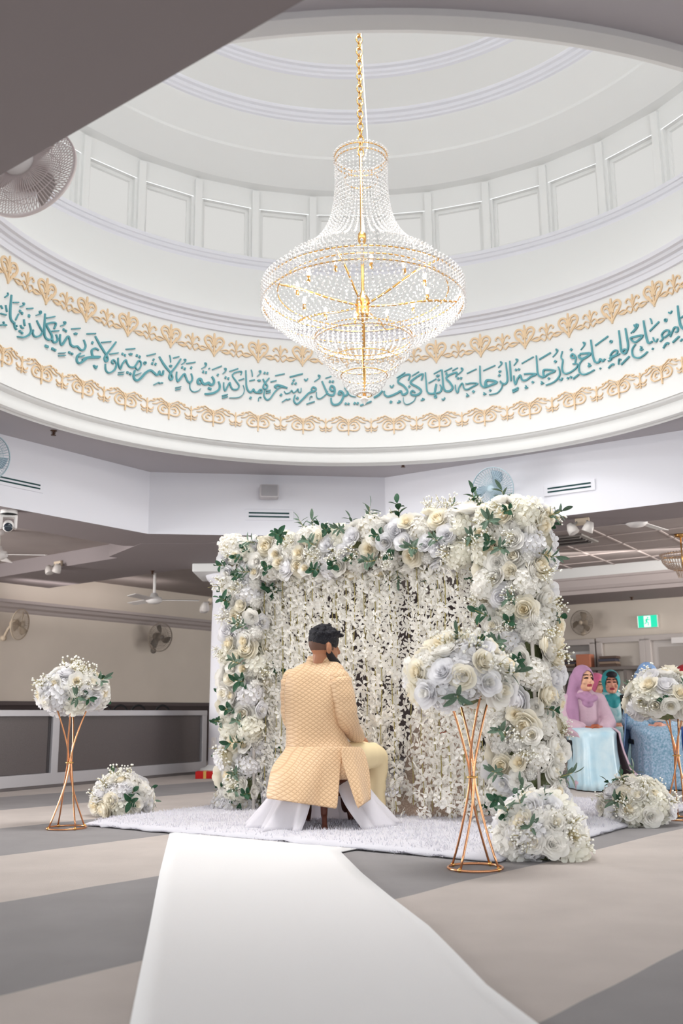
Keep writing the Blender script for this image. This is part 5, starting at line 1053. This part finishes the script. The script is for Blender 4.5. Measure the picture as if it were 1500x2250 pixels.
caps(b, A(700, 1492, .05), .06, A(745, 1490, -.04), .05); caps(b, A(695, 1492, .05), .06, A(642, 1490, .13), .05)
rarm = [A(746, 1492, -.09), A(757, 1541, -.11), A(765, 1586, -.07), A(785, 1620, .16), A(792, 1626, .24)]
larm = [A(642, 1491, .13), A(640, 1541, .16), A(646, 1586, .20), A(690, 1618, .40), A(708, 1624, .46)]
for P, s in ((rarm, 1), (larm, -1)):
    chain(b, P, [.05, .046, .040, .028, .026]); f = (P[4] - P[3]).normalized(); up = V((0, 0, 1)); sd = f.cross(up).normalized()
    pc = P[4] + f * .045; caps(b, P[4], .027, pc, .034)
    for i in range(4):
        q0 = pc + sd * (-.030 + .020 * i); l = (.062, .075, .07, .055)[i]; q1 = q0 + f * l * .55 - up * .012; q2 = q1 + f * l * .4 - up * .03; chain(b, [q0, q1, q2], [.010, .0095, .008])
    q0 = pc - sd * s * .028 - f * .02; chain(b, [q0, q0 + f * .03 - sd * s * .02 - up * .008, q0 + f * .06 - sd * s * .018 - up * .02], [.012, .010, .009])
rleg = [A(752, 1668, .02), A(800, 1661, .22), A(829, 1668, .36), A(826, 1740, .40), A(828, 1806, .42)]
lleg = [A(672, 1672, .16), A(690, 1668, .42), A(712, 1672, .60), A(712, 1730, .62), A(712, 1790, .62)]
for P in (rleg, lleg): chain(b, P, [.075, .07, .048, .04, .034]); caps(b, P[4], .04, P[4] + V((.08, .12, -.02)), .035)
me = fuse('body', b, .006, 4, [SKIN, FADE])
off = V(man.location)
for v in me.vertices: v.co -= off
mi = []
for p in me.polygons:
    q = HR.inverted() @ (V(p.center) + off - hc); mi.append(1 if q.z > -.022 and q.y < .045 and abs(q.x) < .0775 else 0)
me.polygons.foreach_set('material_index', mi); link('body', me, man)
# hair: a thick wavy crop over faded sides, and a short beard
h = MB(); rh = random.Random(4); h.ball(Hd(0, .006, .046), (.083, .104, .090), 22, 14, R=HR)
for k in range(150):
    a = rh.uniform(0, 6.28); z = rh.uniform(.28, 1); q = sqrt(1 - z * z); d = V((q * cos(a) * .082, q * sin(a) * .104 + .008, z * .090)); c = Hd(d.x, d.y, d.z + .047); e = HR @ V((rh.uniform(-1, 1), rh.uniform(-.6, 1), rh.uniform(-.3, .5))) * .022; caps(h, c, .0125, c + e, .008, 8)
me = fuse('hair', h, .0045, 1, [HAIR])
for v in me.vertices: v.co -= off
link('hair', me, man)
h = MB(); chain(h, [Hd(.060, .012, -.045), Hd(.056, .04, -.085), Hd(.035, .078, -.108), Hd(0, .092, -.112), Hd(-.035, .078, -.108), Hd(-.056, .04, -.085), Hd(-.060, .012, -.045)], [.022, .028, .030, .030, .030, .028, .022]); h.ball(Hd(0, .075, -.115), (.045, .03, .032), 14, 10, R=HR)
me = fuse('beard', h, .005, 2, [BEARD])
for v in me.vertices: v.co -= off
link('beard', me, man)
# coat body
rows = [(1449, 679, 733, .055, .03), (1455, 672, 740, .062, .03), (1459, 657, 747, .085, .03), (1468, 641, 756, .10, .03), (1480, 630, 760, .115, .02), (1495, 625, 760, .125, .01), (1530, 622, 757, .135, .0), (1565, 624, 752, .132, .0), (1600, 627, 752, .125, .0), (1630, 627, 764, .13, .0), (1650, 624, 780, .16, -.01), (1668, 612, 797, .195, -.01), (1685, 600, 807, .225, 0), (1700, 598, 811, .24, .02), (1712, 606, 806, .235, .03)]
P = []
for y, xl, xr, bb, dy in rows:
    l, r = A(xl, y, dy), A(xr, y, dy); P.append([V((q.x, q.y, l.z)) for q in superell((l.x + r.x) / 2, Y0 + dy + .02, (r.x - l.x) / 2, bb, l.z, 64, 2.5, -.28, .010 if y > 1520 else .004, 11, y * .05)])
# fine creases of the back
for i, row in enumerate(P):
    for k, q in enumerate(row):
        if 0 < i < len(P) - 2 and q.y < Y0: q.y += .009 * sin(9 * q.z * 6.0 + 14 * q.x + 2 * sin(7 * q.x))
cm = MB(); cm.grid(P, closed=True); o = len(cm.v); cm.v.append(tuple(sum(P[-1], V()) / 64)); last = o - 64
cm.f += [(last + k, last + (k + 1) % 64, o) for k in range(64)]; cm.m += [0] * 64
coat = wbuild(cm, 'coat', BROC, man); sub = coat.modifiers.new('sub', 'SUBSURF'); sub.levels = 1; sub.render_levels = 1
# stand collar
cl = MB(); P = []
for y, xl, xr, bb in ((1457, 673, 741, .066), (1450, 675, 738, .063), (1443, 678, 735, .060)):
    l, r = A(xl, y, .03), A(xr, y, .03); P.append(superell((l.x + r.x) / 2, Y0 + .05, (r.x - l.x) / 2 + .003, bb + .004, l.z + .004, 40, 2.2, -.2))
solid(wbuild(MB().grid(P, closed=True), 'collar', BROC, man), .006, 0)
for P, nm in ((rarm, 'sleeve'), (larm, 'sleeve')):
    c = cat_rom(P[:4], 6); n = len(c); R = []
    for i in range(n):
        s = i / (n - 1); R.append((.073 - .010 * s - .014 * max(0, s - .6) / .4) * (1 + .03 * sin(i * 1.7)))
    R[0] = .062; t = MB(); t.ball(c[0], .064, 16, 10); t.tube(c, R, 20); sl = wbuild(t, nm, BROC, man)
def panel(name, rows, n, Yf, m, th=.007):
    P = []
    for yl, yr, xl, xr, t in rows:
        row = []
        for k in range(n + 1):
            u = k / n; x = xl + (xr - xl) * u; y = yl + (yr - yl) * u; row.append(aty(x, y, Yf(u, t)))
        P.append(row)
    o = wbuild(MB().grid(P), name, m, man); solid(o, th, 0); s = o.modifiers.new('sub', 'SUBSURF'); s.levels = 1; s.render_levels = 1; return o
panel('coat_tail', [(1640, 1640, 628, 752, 0), (1655, 1655, 621, 752, .12), (1668, 1670, 608, 750, .25), (1684, 1690, 597, 748, .4), (1705, 1718, 591, 746, .6), (1730, 1748, 587, 743, .8), (1755, 1779, 583, 741, 1)], 26,
      lambda u, t: 5.985 - .05 * t - .12 * min(1, t * 1.6) * sin(pi * min(1, .25 + u)) + .20 * (1 - u) ** 2.2 + .010 * sin(13 * u + 5 * t) * t + .014 * math.exp(-((u - .33 - .25 * t) / .06) ** 2), BROC)
panel('coat_tail', [(1640, 1640, 750, 792, 0), (1655, 1652, 750, 801, .12), (1668, 1668, 750, 806, .25), (1692, 1690, 757, 811, .4), (1722, 1712, 767, 813, .6), (1750, 1735, 776, 814, .8), (1778, 1757, 786, 815, 1)], 18,
      lambda u, t: 5.94 - .09 * t + .16 * u ** 1.5 + .022 * t * sin(9 * u + .6), BROC)
# cream trousers
for P in (rleg, lleg):
    t = MB(); t.tube(cat_rom(P, 6), [.105 - .045 * min(1, k / 16) + .003 * sin(k * 2.3) for k in range(25)], 20); t.ball(P[2], .070, 14, 10); wbuild(t, 'trouser_leg', CREAMC, man)
    sh = MB(); f = V((.55, .83, 0)); sh.ball(P[4] + f * .06 - V((0, 0, .025)), (.045, .13, .04), 16, 10, R=Matrix.Rotation(-.58, 3, 'Z')); wbuild(sh, 'shoe', mat('tan_shoe', (150, 108, 76), .5), man)

# ---- stool with carved legs, and the white cloth over it
seatz = A(705, 1690).z; sc_ = V((A(705, 1700).x, Y0 + .03, 0))
stool = thing('stool', 'dark carved wooden stool under the man, its curved legs showing below the white cloth', 'stool', sc_)
MB().lathe([(0, -.10), (.20, -.10), (.225, -.085), (.23, -.05), (.20, -.035), (0, -.03)], 36, c=(0, 0, seatz)).build('seat', WOODD, stool)
MB().lathe([(.215, -.15), (.22, -.15), (.22, -.08), (.215, -.08), (.215, -.15)], 36, c=(0, 0, seatz)).build('apron', WOODD, stool)
for x, y, Yb in ((713, 1826, 5.99), (794, 1822, 6.03), (676, 1806, 6.42), (770, 1800, 6.46)):
    q = aty(x, y, Yb) - sc_; q.z = 0; d = q.normalized(); top = d * .185 + V((0, 0, seatz - .10)); r_ = q.length; z0 = .035
    pts = [top, d * (.185 + (r_ - .185) * .15 + .02) + V((0, 0, seatz * .62)), d * (.185 + (r_ - .185) * .45) + V((0, 0, seatz * .34)), d * (r_ - .02) + V((0, 0, .12)), d * r_ + V((0, 0, z0 + .03)), d * (r_ + .03) + V((0, 0, z0))]
    c = cat_rom(pts, 4); MB().tube(c, [.032 - .016 * sin(pi / 2 * min(1, k / 14)) + (.008 * max(0, k - 15) / 5) for k in range(len(c))], 12).build('leg', WOODD, stool)
cloth = MB(); P = []
# draped skirt, open towards the camera between the two lobes
aL, aR = radians(-90 - 12), radians(-90 + 52)             # angles from +x; gap around the camera side
for i in range(13):
    s = i / 12; z = (seatz - .035) * (1 - s) + .045 * s; row = []
    for k in range(91):
        t = k / 90; g = .20 * s; a = (radians(-90) + .34 + .26 * s) + (2 * pi - (.34 + .26 * s) - (.10 + .16 * s)) * t
        fold = 1 + s * .075 * sin(13 * a + .6) + s * .04 * sin(29 * a); wide = .5 + .5 * cos(a) ** 2; r = .242 + (.13 + .09 * wide) * s ** 1.15
        row.append(V((sc_.x + r * fold * cos(a) + .0 * s, sc_.y + r * fold * sin(a) * .80, z)))
    P.append(row)
cloth.grid(P); tp = MB()
o = cloth.build('seat_cloth', WHCL); solid(o, .004, 0); tag(o, 'white tulle cloth draped over the stool under the man and parted at the back', 'cloth')

# ---- seated women
def woman(label, loc, rz, S, c, face=SKINF, hand=SKINF, yaw=0, robe=True, skirt=None, hood=True, shawl=None, veil_len=.0, tilt=0, voxel=.0055, detail=True, open_front=True, flare=.30, sw=1.0):
    t = thing('person', label, 'person', loc, rz); Sx = lambda p: V(p) * S
    HS = 1.14; hcw = V((0, -.015, 1.035)); Ry = Matrix.Rotation(yaw, 3, 'Z') @ Matrix.Rotation(tilt, 3, 'X'); Rh = Ry * HS
    def H(x, y, z): return hcw + Rh @ V((x, y, z))
    b = MB()
    b.ball(H(0, .008, .025), (.070, .088, .088), 22, 16, R=Rh); b.ball(H(0, -.022, -.03), (.058, .062, .078), 18, 14, R=Rh)
    caps(b, H(0, -.075, -.082), .020, H(0, -.060, -.075), .03); caps(b, H(0, -.085, .012), .008, H(0, -.098, -.022), .0125)
    for s in (-1, 1):
        b.ball(H(s * .026, -.078, .012), (.015, .010, .009), 10, 8, R=Rh); b.ball(H(s * .038, -.058, -.028), (.02, .02, .02), 10, 8, R=Rh); b.ball(H(s * .068, .005, -.005), (.01, .018, .028), 8, 6, R=Rh); caps(b, H(s * .012, -.088, .034), .006, H(s * .042, -.07, .036), .006)
    caps(b, H(-.014, -.088, -.050), .0075, H(.014, -.088, -.050), .0075); caps(b, H(-.010, -.085, -.061), .008, H(.010, -.085, -.061), .008)
    chain(b, [V((0, .01, .97)), V((0, .03, .88))], [.045, .05]); chain(b, [V((0, .04, .80)), V((0, .05, .62)), V((0, .05, .50))], [.10, .10, .13])
    for s in (-1, 1):
        sh, el, wr = V((s * .15, .03, .84)), V((s * .205, -.03, .61)), V((s * .062, -.235, .565)); chain(b, [V((0, .035, .86)), sh, el, wr], [.05, .048, .038, .024])
        pc = V((s * .012, -.285, .572 + .012 * s)); caps(b, wr, .024, pc, .027)
        for i in range(4):
            q0 = pc + V((-s * .012, -.022 + .0175 * i, .006)); l = (.05, .06, .057, .045)[i]; chain(b, [q0, q0 + V((-s * l * .55, -.006, -.004)), q0 + V((-s * l * .9, -.006, -.022))], [.0085, .0078, .0065])
        chain(b, [pc + V((s * .01, .02, .012)), pc + V((-s * .018, .032, .018)), pc + V((-s * .04, .026, .014))], [.010, .009, .008])
        chain(b, [V((s * .07, .02, .46)), V((s * .075, -.34, .46)), V((s * .08, -.36, .09)), V((s * .08, -.42, .045))], [.08, .055, .04, .034])
    me = fuse('body', b, voxel, 2, [face, LIPS, BROW, hand]); mi = []
    for p in me.polygons:
        q = Rh.inverted() @ (V(p.center) - hcw); k = 0
        if q.y < -.055:
            if abs(q.x) < .024 - .25 * abs(q.z + .055) and -.068 < q.z < -.043: k = 1
            elif .010 < abs(q.x) < .046 and abs(q.z - .036 + .10 * abs(abs(q.x) - .026)) < .0055: k = 2
            elif .011 < abs(q.x) < .042 and abs(q.z - .008) < .0055: k = 2
        if V(p.center).z < .62 and V(p.center).z > .5 and V(p.center).y < -.20: k = 3
        mi.append(k)
    me.polygons.foreach_set('material_index', mi); me.transform(Matrix.Scale(S, 4)); link('body', me, t)
    # gown: bodice with sleeves
    g = MB(); chain(g, [V((0, .04, .84)), V((0, .045, .68)), V((0, .05, .50))], [.135, .135, .175]); caps(g, V((0, -.02, .76)), .10, V((0, -.01, .62)), .11)
    for s in (-1, 1): chain(g, [V((0, .035, .86)), V((s * .15, .03, .84)), V((s * .215, -.03, .61)), V((s * .115, -.19, .575))], [.07, .072, .075, .056])
    me = fuse('gown', g, .011, 4, [c['gown']]); me.transform(Matrix.Scale(S, 4)); link('gown', me, t)
    # skirt over lap and shins
    def skirt_loft(name, m, k=1.0, a0=0, a1=2 * pi, fl=flare, ph=0, dx=0):
        P = []
        for z, cy, a, bb in ((.585, .02, .19, .16), (.565, -.06, .215, .25), (.53, -.12, .225, .315), (.48, -.13, .23, .325), (.36, -.14, .232, .325), (.2, -.15, .25, .335), (.08, -.16, fl * .95, .36), (.012, -.165, fl, .375)):
            s = 1 - z / .585; P.append(superell(dx * s, cy, a * k * (1 - (1 - sw) * min(1, max(0, .59 - z) * 8)), bb * k, z, 60, 3.0, 0, .045 * s, 15, ph + 1.4 * s, a0, a1))
        mb = MB(); mb.grid(P, closed=abs(a1 - a0 - 2 * pi) < 1e-6)
        if abs(a1 - a0 - 2 * pi) < 1e-6: mb.f.append(tuple(range(60))); mb.m.append(0)
        mb.v = [tuple(V(q) * S) for q in mb.v]; o = mb.build(name, m, t); solid(o, .006, 1 if k > 1 else -1); return o
    skirt_loft('skirt', c['skirt'])
    if open_front: skirt_loft('robe', c['gown'], 1.12, radians(-90 + 36), radians(270 - 64), flare + .10, 1, .12)
    if hood:
        hm = MB(); hm.ball(H(0, .020, .022), (.090, .108, .112), 24, 18, R=Rh); caps(hm, V((0, .03, .98)), .082, V((0, .035, .86)), .10); caps(hm, V((-.12, .03, .85)), .062, V((.12, .03, .85)), .062); caps(hm, V((0, -.05, .87)), .06, V((0, -.07, .80)), .06)
        chain(hm, [V((-.06, -.06, .88)), V((.0, -.105, .83)), V((.08, -.06, .86))], [.035, .035, .035])
        if veil_len: chain(hm, [H(-.05, .05, .02), V((-.115, .02, .90)), V((-.15, -.06, .74)), V((-.14, -.08, .86 - veil_len))], [.06, .06, .065, .05]); chain(hm, [V((0, .09, .98)), V((-.05, .12, .75))], [.09, .10])
        me = fuse('headscarf', hm, .0075, 3, [c['scarf']])
        bm = bmesh.new(); bm.from_mesh(me); kill = []
        for f in bm.faces:
            q = Rh.inverted() @ (V(f.calc_center_median()) - hcw)
            if q.y < -.012 and (q.x / .060) ** 2 + ((q.z + .012) / .086) ** 2 < 1: kill.append(f)
        bmesh.ops.delete(bm, geom=kill, context='FACES'); bm.to_mesh(me); bm.free(); me.transform(Matrix.Scale(S, 4)); o = link('headscarf', me, t); solid(o, .004, -1)
    return t, H
def fabric(n, rgb, rgb2=None, sc=30, rough=.75, bump=.2): return mat(n, rgb, rough, rgb2=rgb2, vscale=sc, bump=bump, bscale=sc * 1.5, sheen=.15)
MAUVE = fabric('mauve_abaya_cloth', (196, 166, 180)); PURP = fabric('dusty_purple_scarf_cloth', (170, 128, 160)); SATIN = mat('pale_blue_satin', (176, 210, 226), .35, rgb2=(206, 226, 234), vscale=7, spec=.5)
LACE = fabric('blue_grey_lace', (172, 192, 214), (112, 152, 176), 55); BLUEV = fabric('sky_blue_veil_cloth', (132, 166, 212)); AQUA = fabric('aqua_print_cloth', (186, 206, 210), (132, 176, 184), 14); TEALS = fabric('teal_scarf_cloth', (30, 136, 142), (60, 150, 156), 12)
PINKS = fabric('pink_scarf_cloth', (214, 108, 146)); BEIGE = fabric('beige_sequin_lace', (206, 186, 172), (172, 146, 130), 120, .5, .5); GREYV = fabric('pearl_veil_cloth', (214, 208, 212)); ROYAL = fabric('royal_blue_chiffon', (44, 78, 146)); CREAMS = fabric('cream_sleeve_cloth', (206, 184, 160))
def chair(label, loc, rz, group=None, m=BLACK):
    r = thing('banquet_chair', label, 'chair', loc, rz, group)
    MB().rbox((0, .02, .435), (.44, .42, .05), .02).build('seat', m, r, smooth=False); MB().rbox((0, .25, .70), (.42, .035, .40), .02, R=Matrix.Rotation(radians(-8), 3, 'X')).build('backrest', m, r, smooth=False)
    for sx in (-.19, .19):
        MB().tube([(sx, -.17, .42), (sx, -.20, 0)], .012, 8).build('leg', m, r); MB().tube([(sx, .22, .80), (sx, .22, .45), (sx, .28, 0)], .012, 8).build('leg', m, r)
    return r
w1 = aty(1291, 1650, 9.75)
woman('woman in a dusty purple headscarf and mauve robe over a pale blue satin skirt', (w1.x, w1.y, 0), radians(4), 1.0, {'gown': MAUVE, 'skirt': SATIN, 'scarf': PURP}, hand=HENNA, yaw=radians(16), veil_len=.34, tilt=radians(-4), flare=.27, sw=.80)
chair('black chair under the woman in the dusty purple headscarf', (w1.x, w1.y + .05, 0), radians(4))
w2 = aty(1348, 1600, 10.9)
woman('woman in a teal and grey headscarf and aqua print dress sitting behind the other two', (w2.x, w2.y, 0), radians(-4), 1.0, {'gown': AQUA, 'skirt': AQUA, 'scarf': TEALS}, face=mat('tan_skin', (206, 146, 124), .5), hand=mat('tan_skin', (206, 146, 124)), yaw=radians(-6), open_front=False)
chair('black chair under the woman in the teal headscarf', (w2.x, w2.y + .05, 0), radians(-4))
hm = MB(); hm.ball((0, 0, 0), (.062, .05, .04), 16, 10); o = hm.build('hair', HAIR, bpy.data.objects['person.002']); o.location = (0, -.075, 1.125)
w3 = aty(1434, 1650, 9.85)
woman('woman in pale blue lace and a sky blue veil behind the right flower ball', (w3.x, w3.y, 0), radians(-3), 1.02, {'gown': LACE, 'skirt': LACE, 'scarf': BLUEV}, hand=mat('tan_skin', (206, 146, 124)), veil_len=.30, open_front=False, flare=.26, sw=.86)
chair('black chair under the woman in pale blue lace', (w3.x, w3.y + .05, 0), radians(-3))
pv = bpy.data.objects['person.003']; P = []
for i in range(9):
    s = i / 8; P.append([V((-.10 - .16 * s + .02 * sin(5 * k / 8 + 3 * s) - .10 * k / 8, .10 - .22 * k / 8, .98 - .78 * s)) for k in range(9)])
solid(MB().grid(P).build('veil', BLUEV, pv), .005, 0)
for z in (.0, .018, .034): MB().lathe([(.030, -.005), (.034, 0), (.030, .005), (.027, 0), (.030, -.005)], 18, c=(-.085 - z, -.20 + z, .572 + z * .2), R=Matrix.Rotation(radians(60), 3, 'Y')).build('bangle', mat('dark_bangle', (74, 62, 96), .3), pv)
w4 = aty(1318, 1600, 11.7)
woman('person in a pink headscarf mostly hidden behind the woman with the teal scarf', (w4.x, w4.y, 0), 0, 1.0, {'gown': fabric('orange_gown_cloth', (216, 150, 96)), 'skirt': fabric('plum_skirt_cloth', (120, 44, 88)), 'scarf': PINKS}, yaw=radians(30), open_front=False, voxel=.009)
w5 = aty(1518, 1650, 9.9)
woman('person at the right edge in a cream sleeve and royal blue skirt', (w5.x, w5.y, 0), radians(-10), 1.0, {'gown': CREAMS, 'skirt': ROYAL, 'scarf': fabric('red_scarf_cloth', (176, 40, 50))}, open_front=False, voxel=.009)
# the bride behind the curtain of blossoms
bx = aty(985, 1600, 7.15)
woman('bride in a beige sequinned dress and pearl veil seated behind the curtain of blossoms', (bx.x, bx.y, 0), radians(-22), 1.0, {'gown': BEIGE, 'skirt': BEIGE, 'scarf': GREYV}, hand=HENNA, veil_len=.3, open_front=False, flare=.46)
chair('black chair under the bride behind the curtain', (bx.x + .02, bx.y + .06, 0), radians(-22))
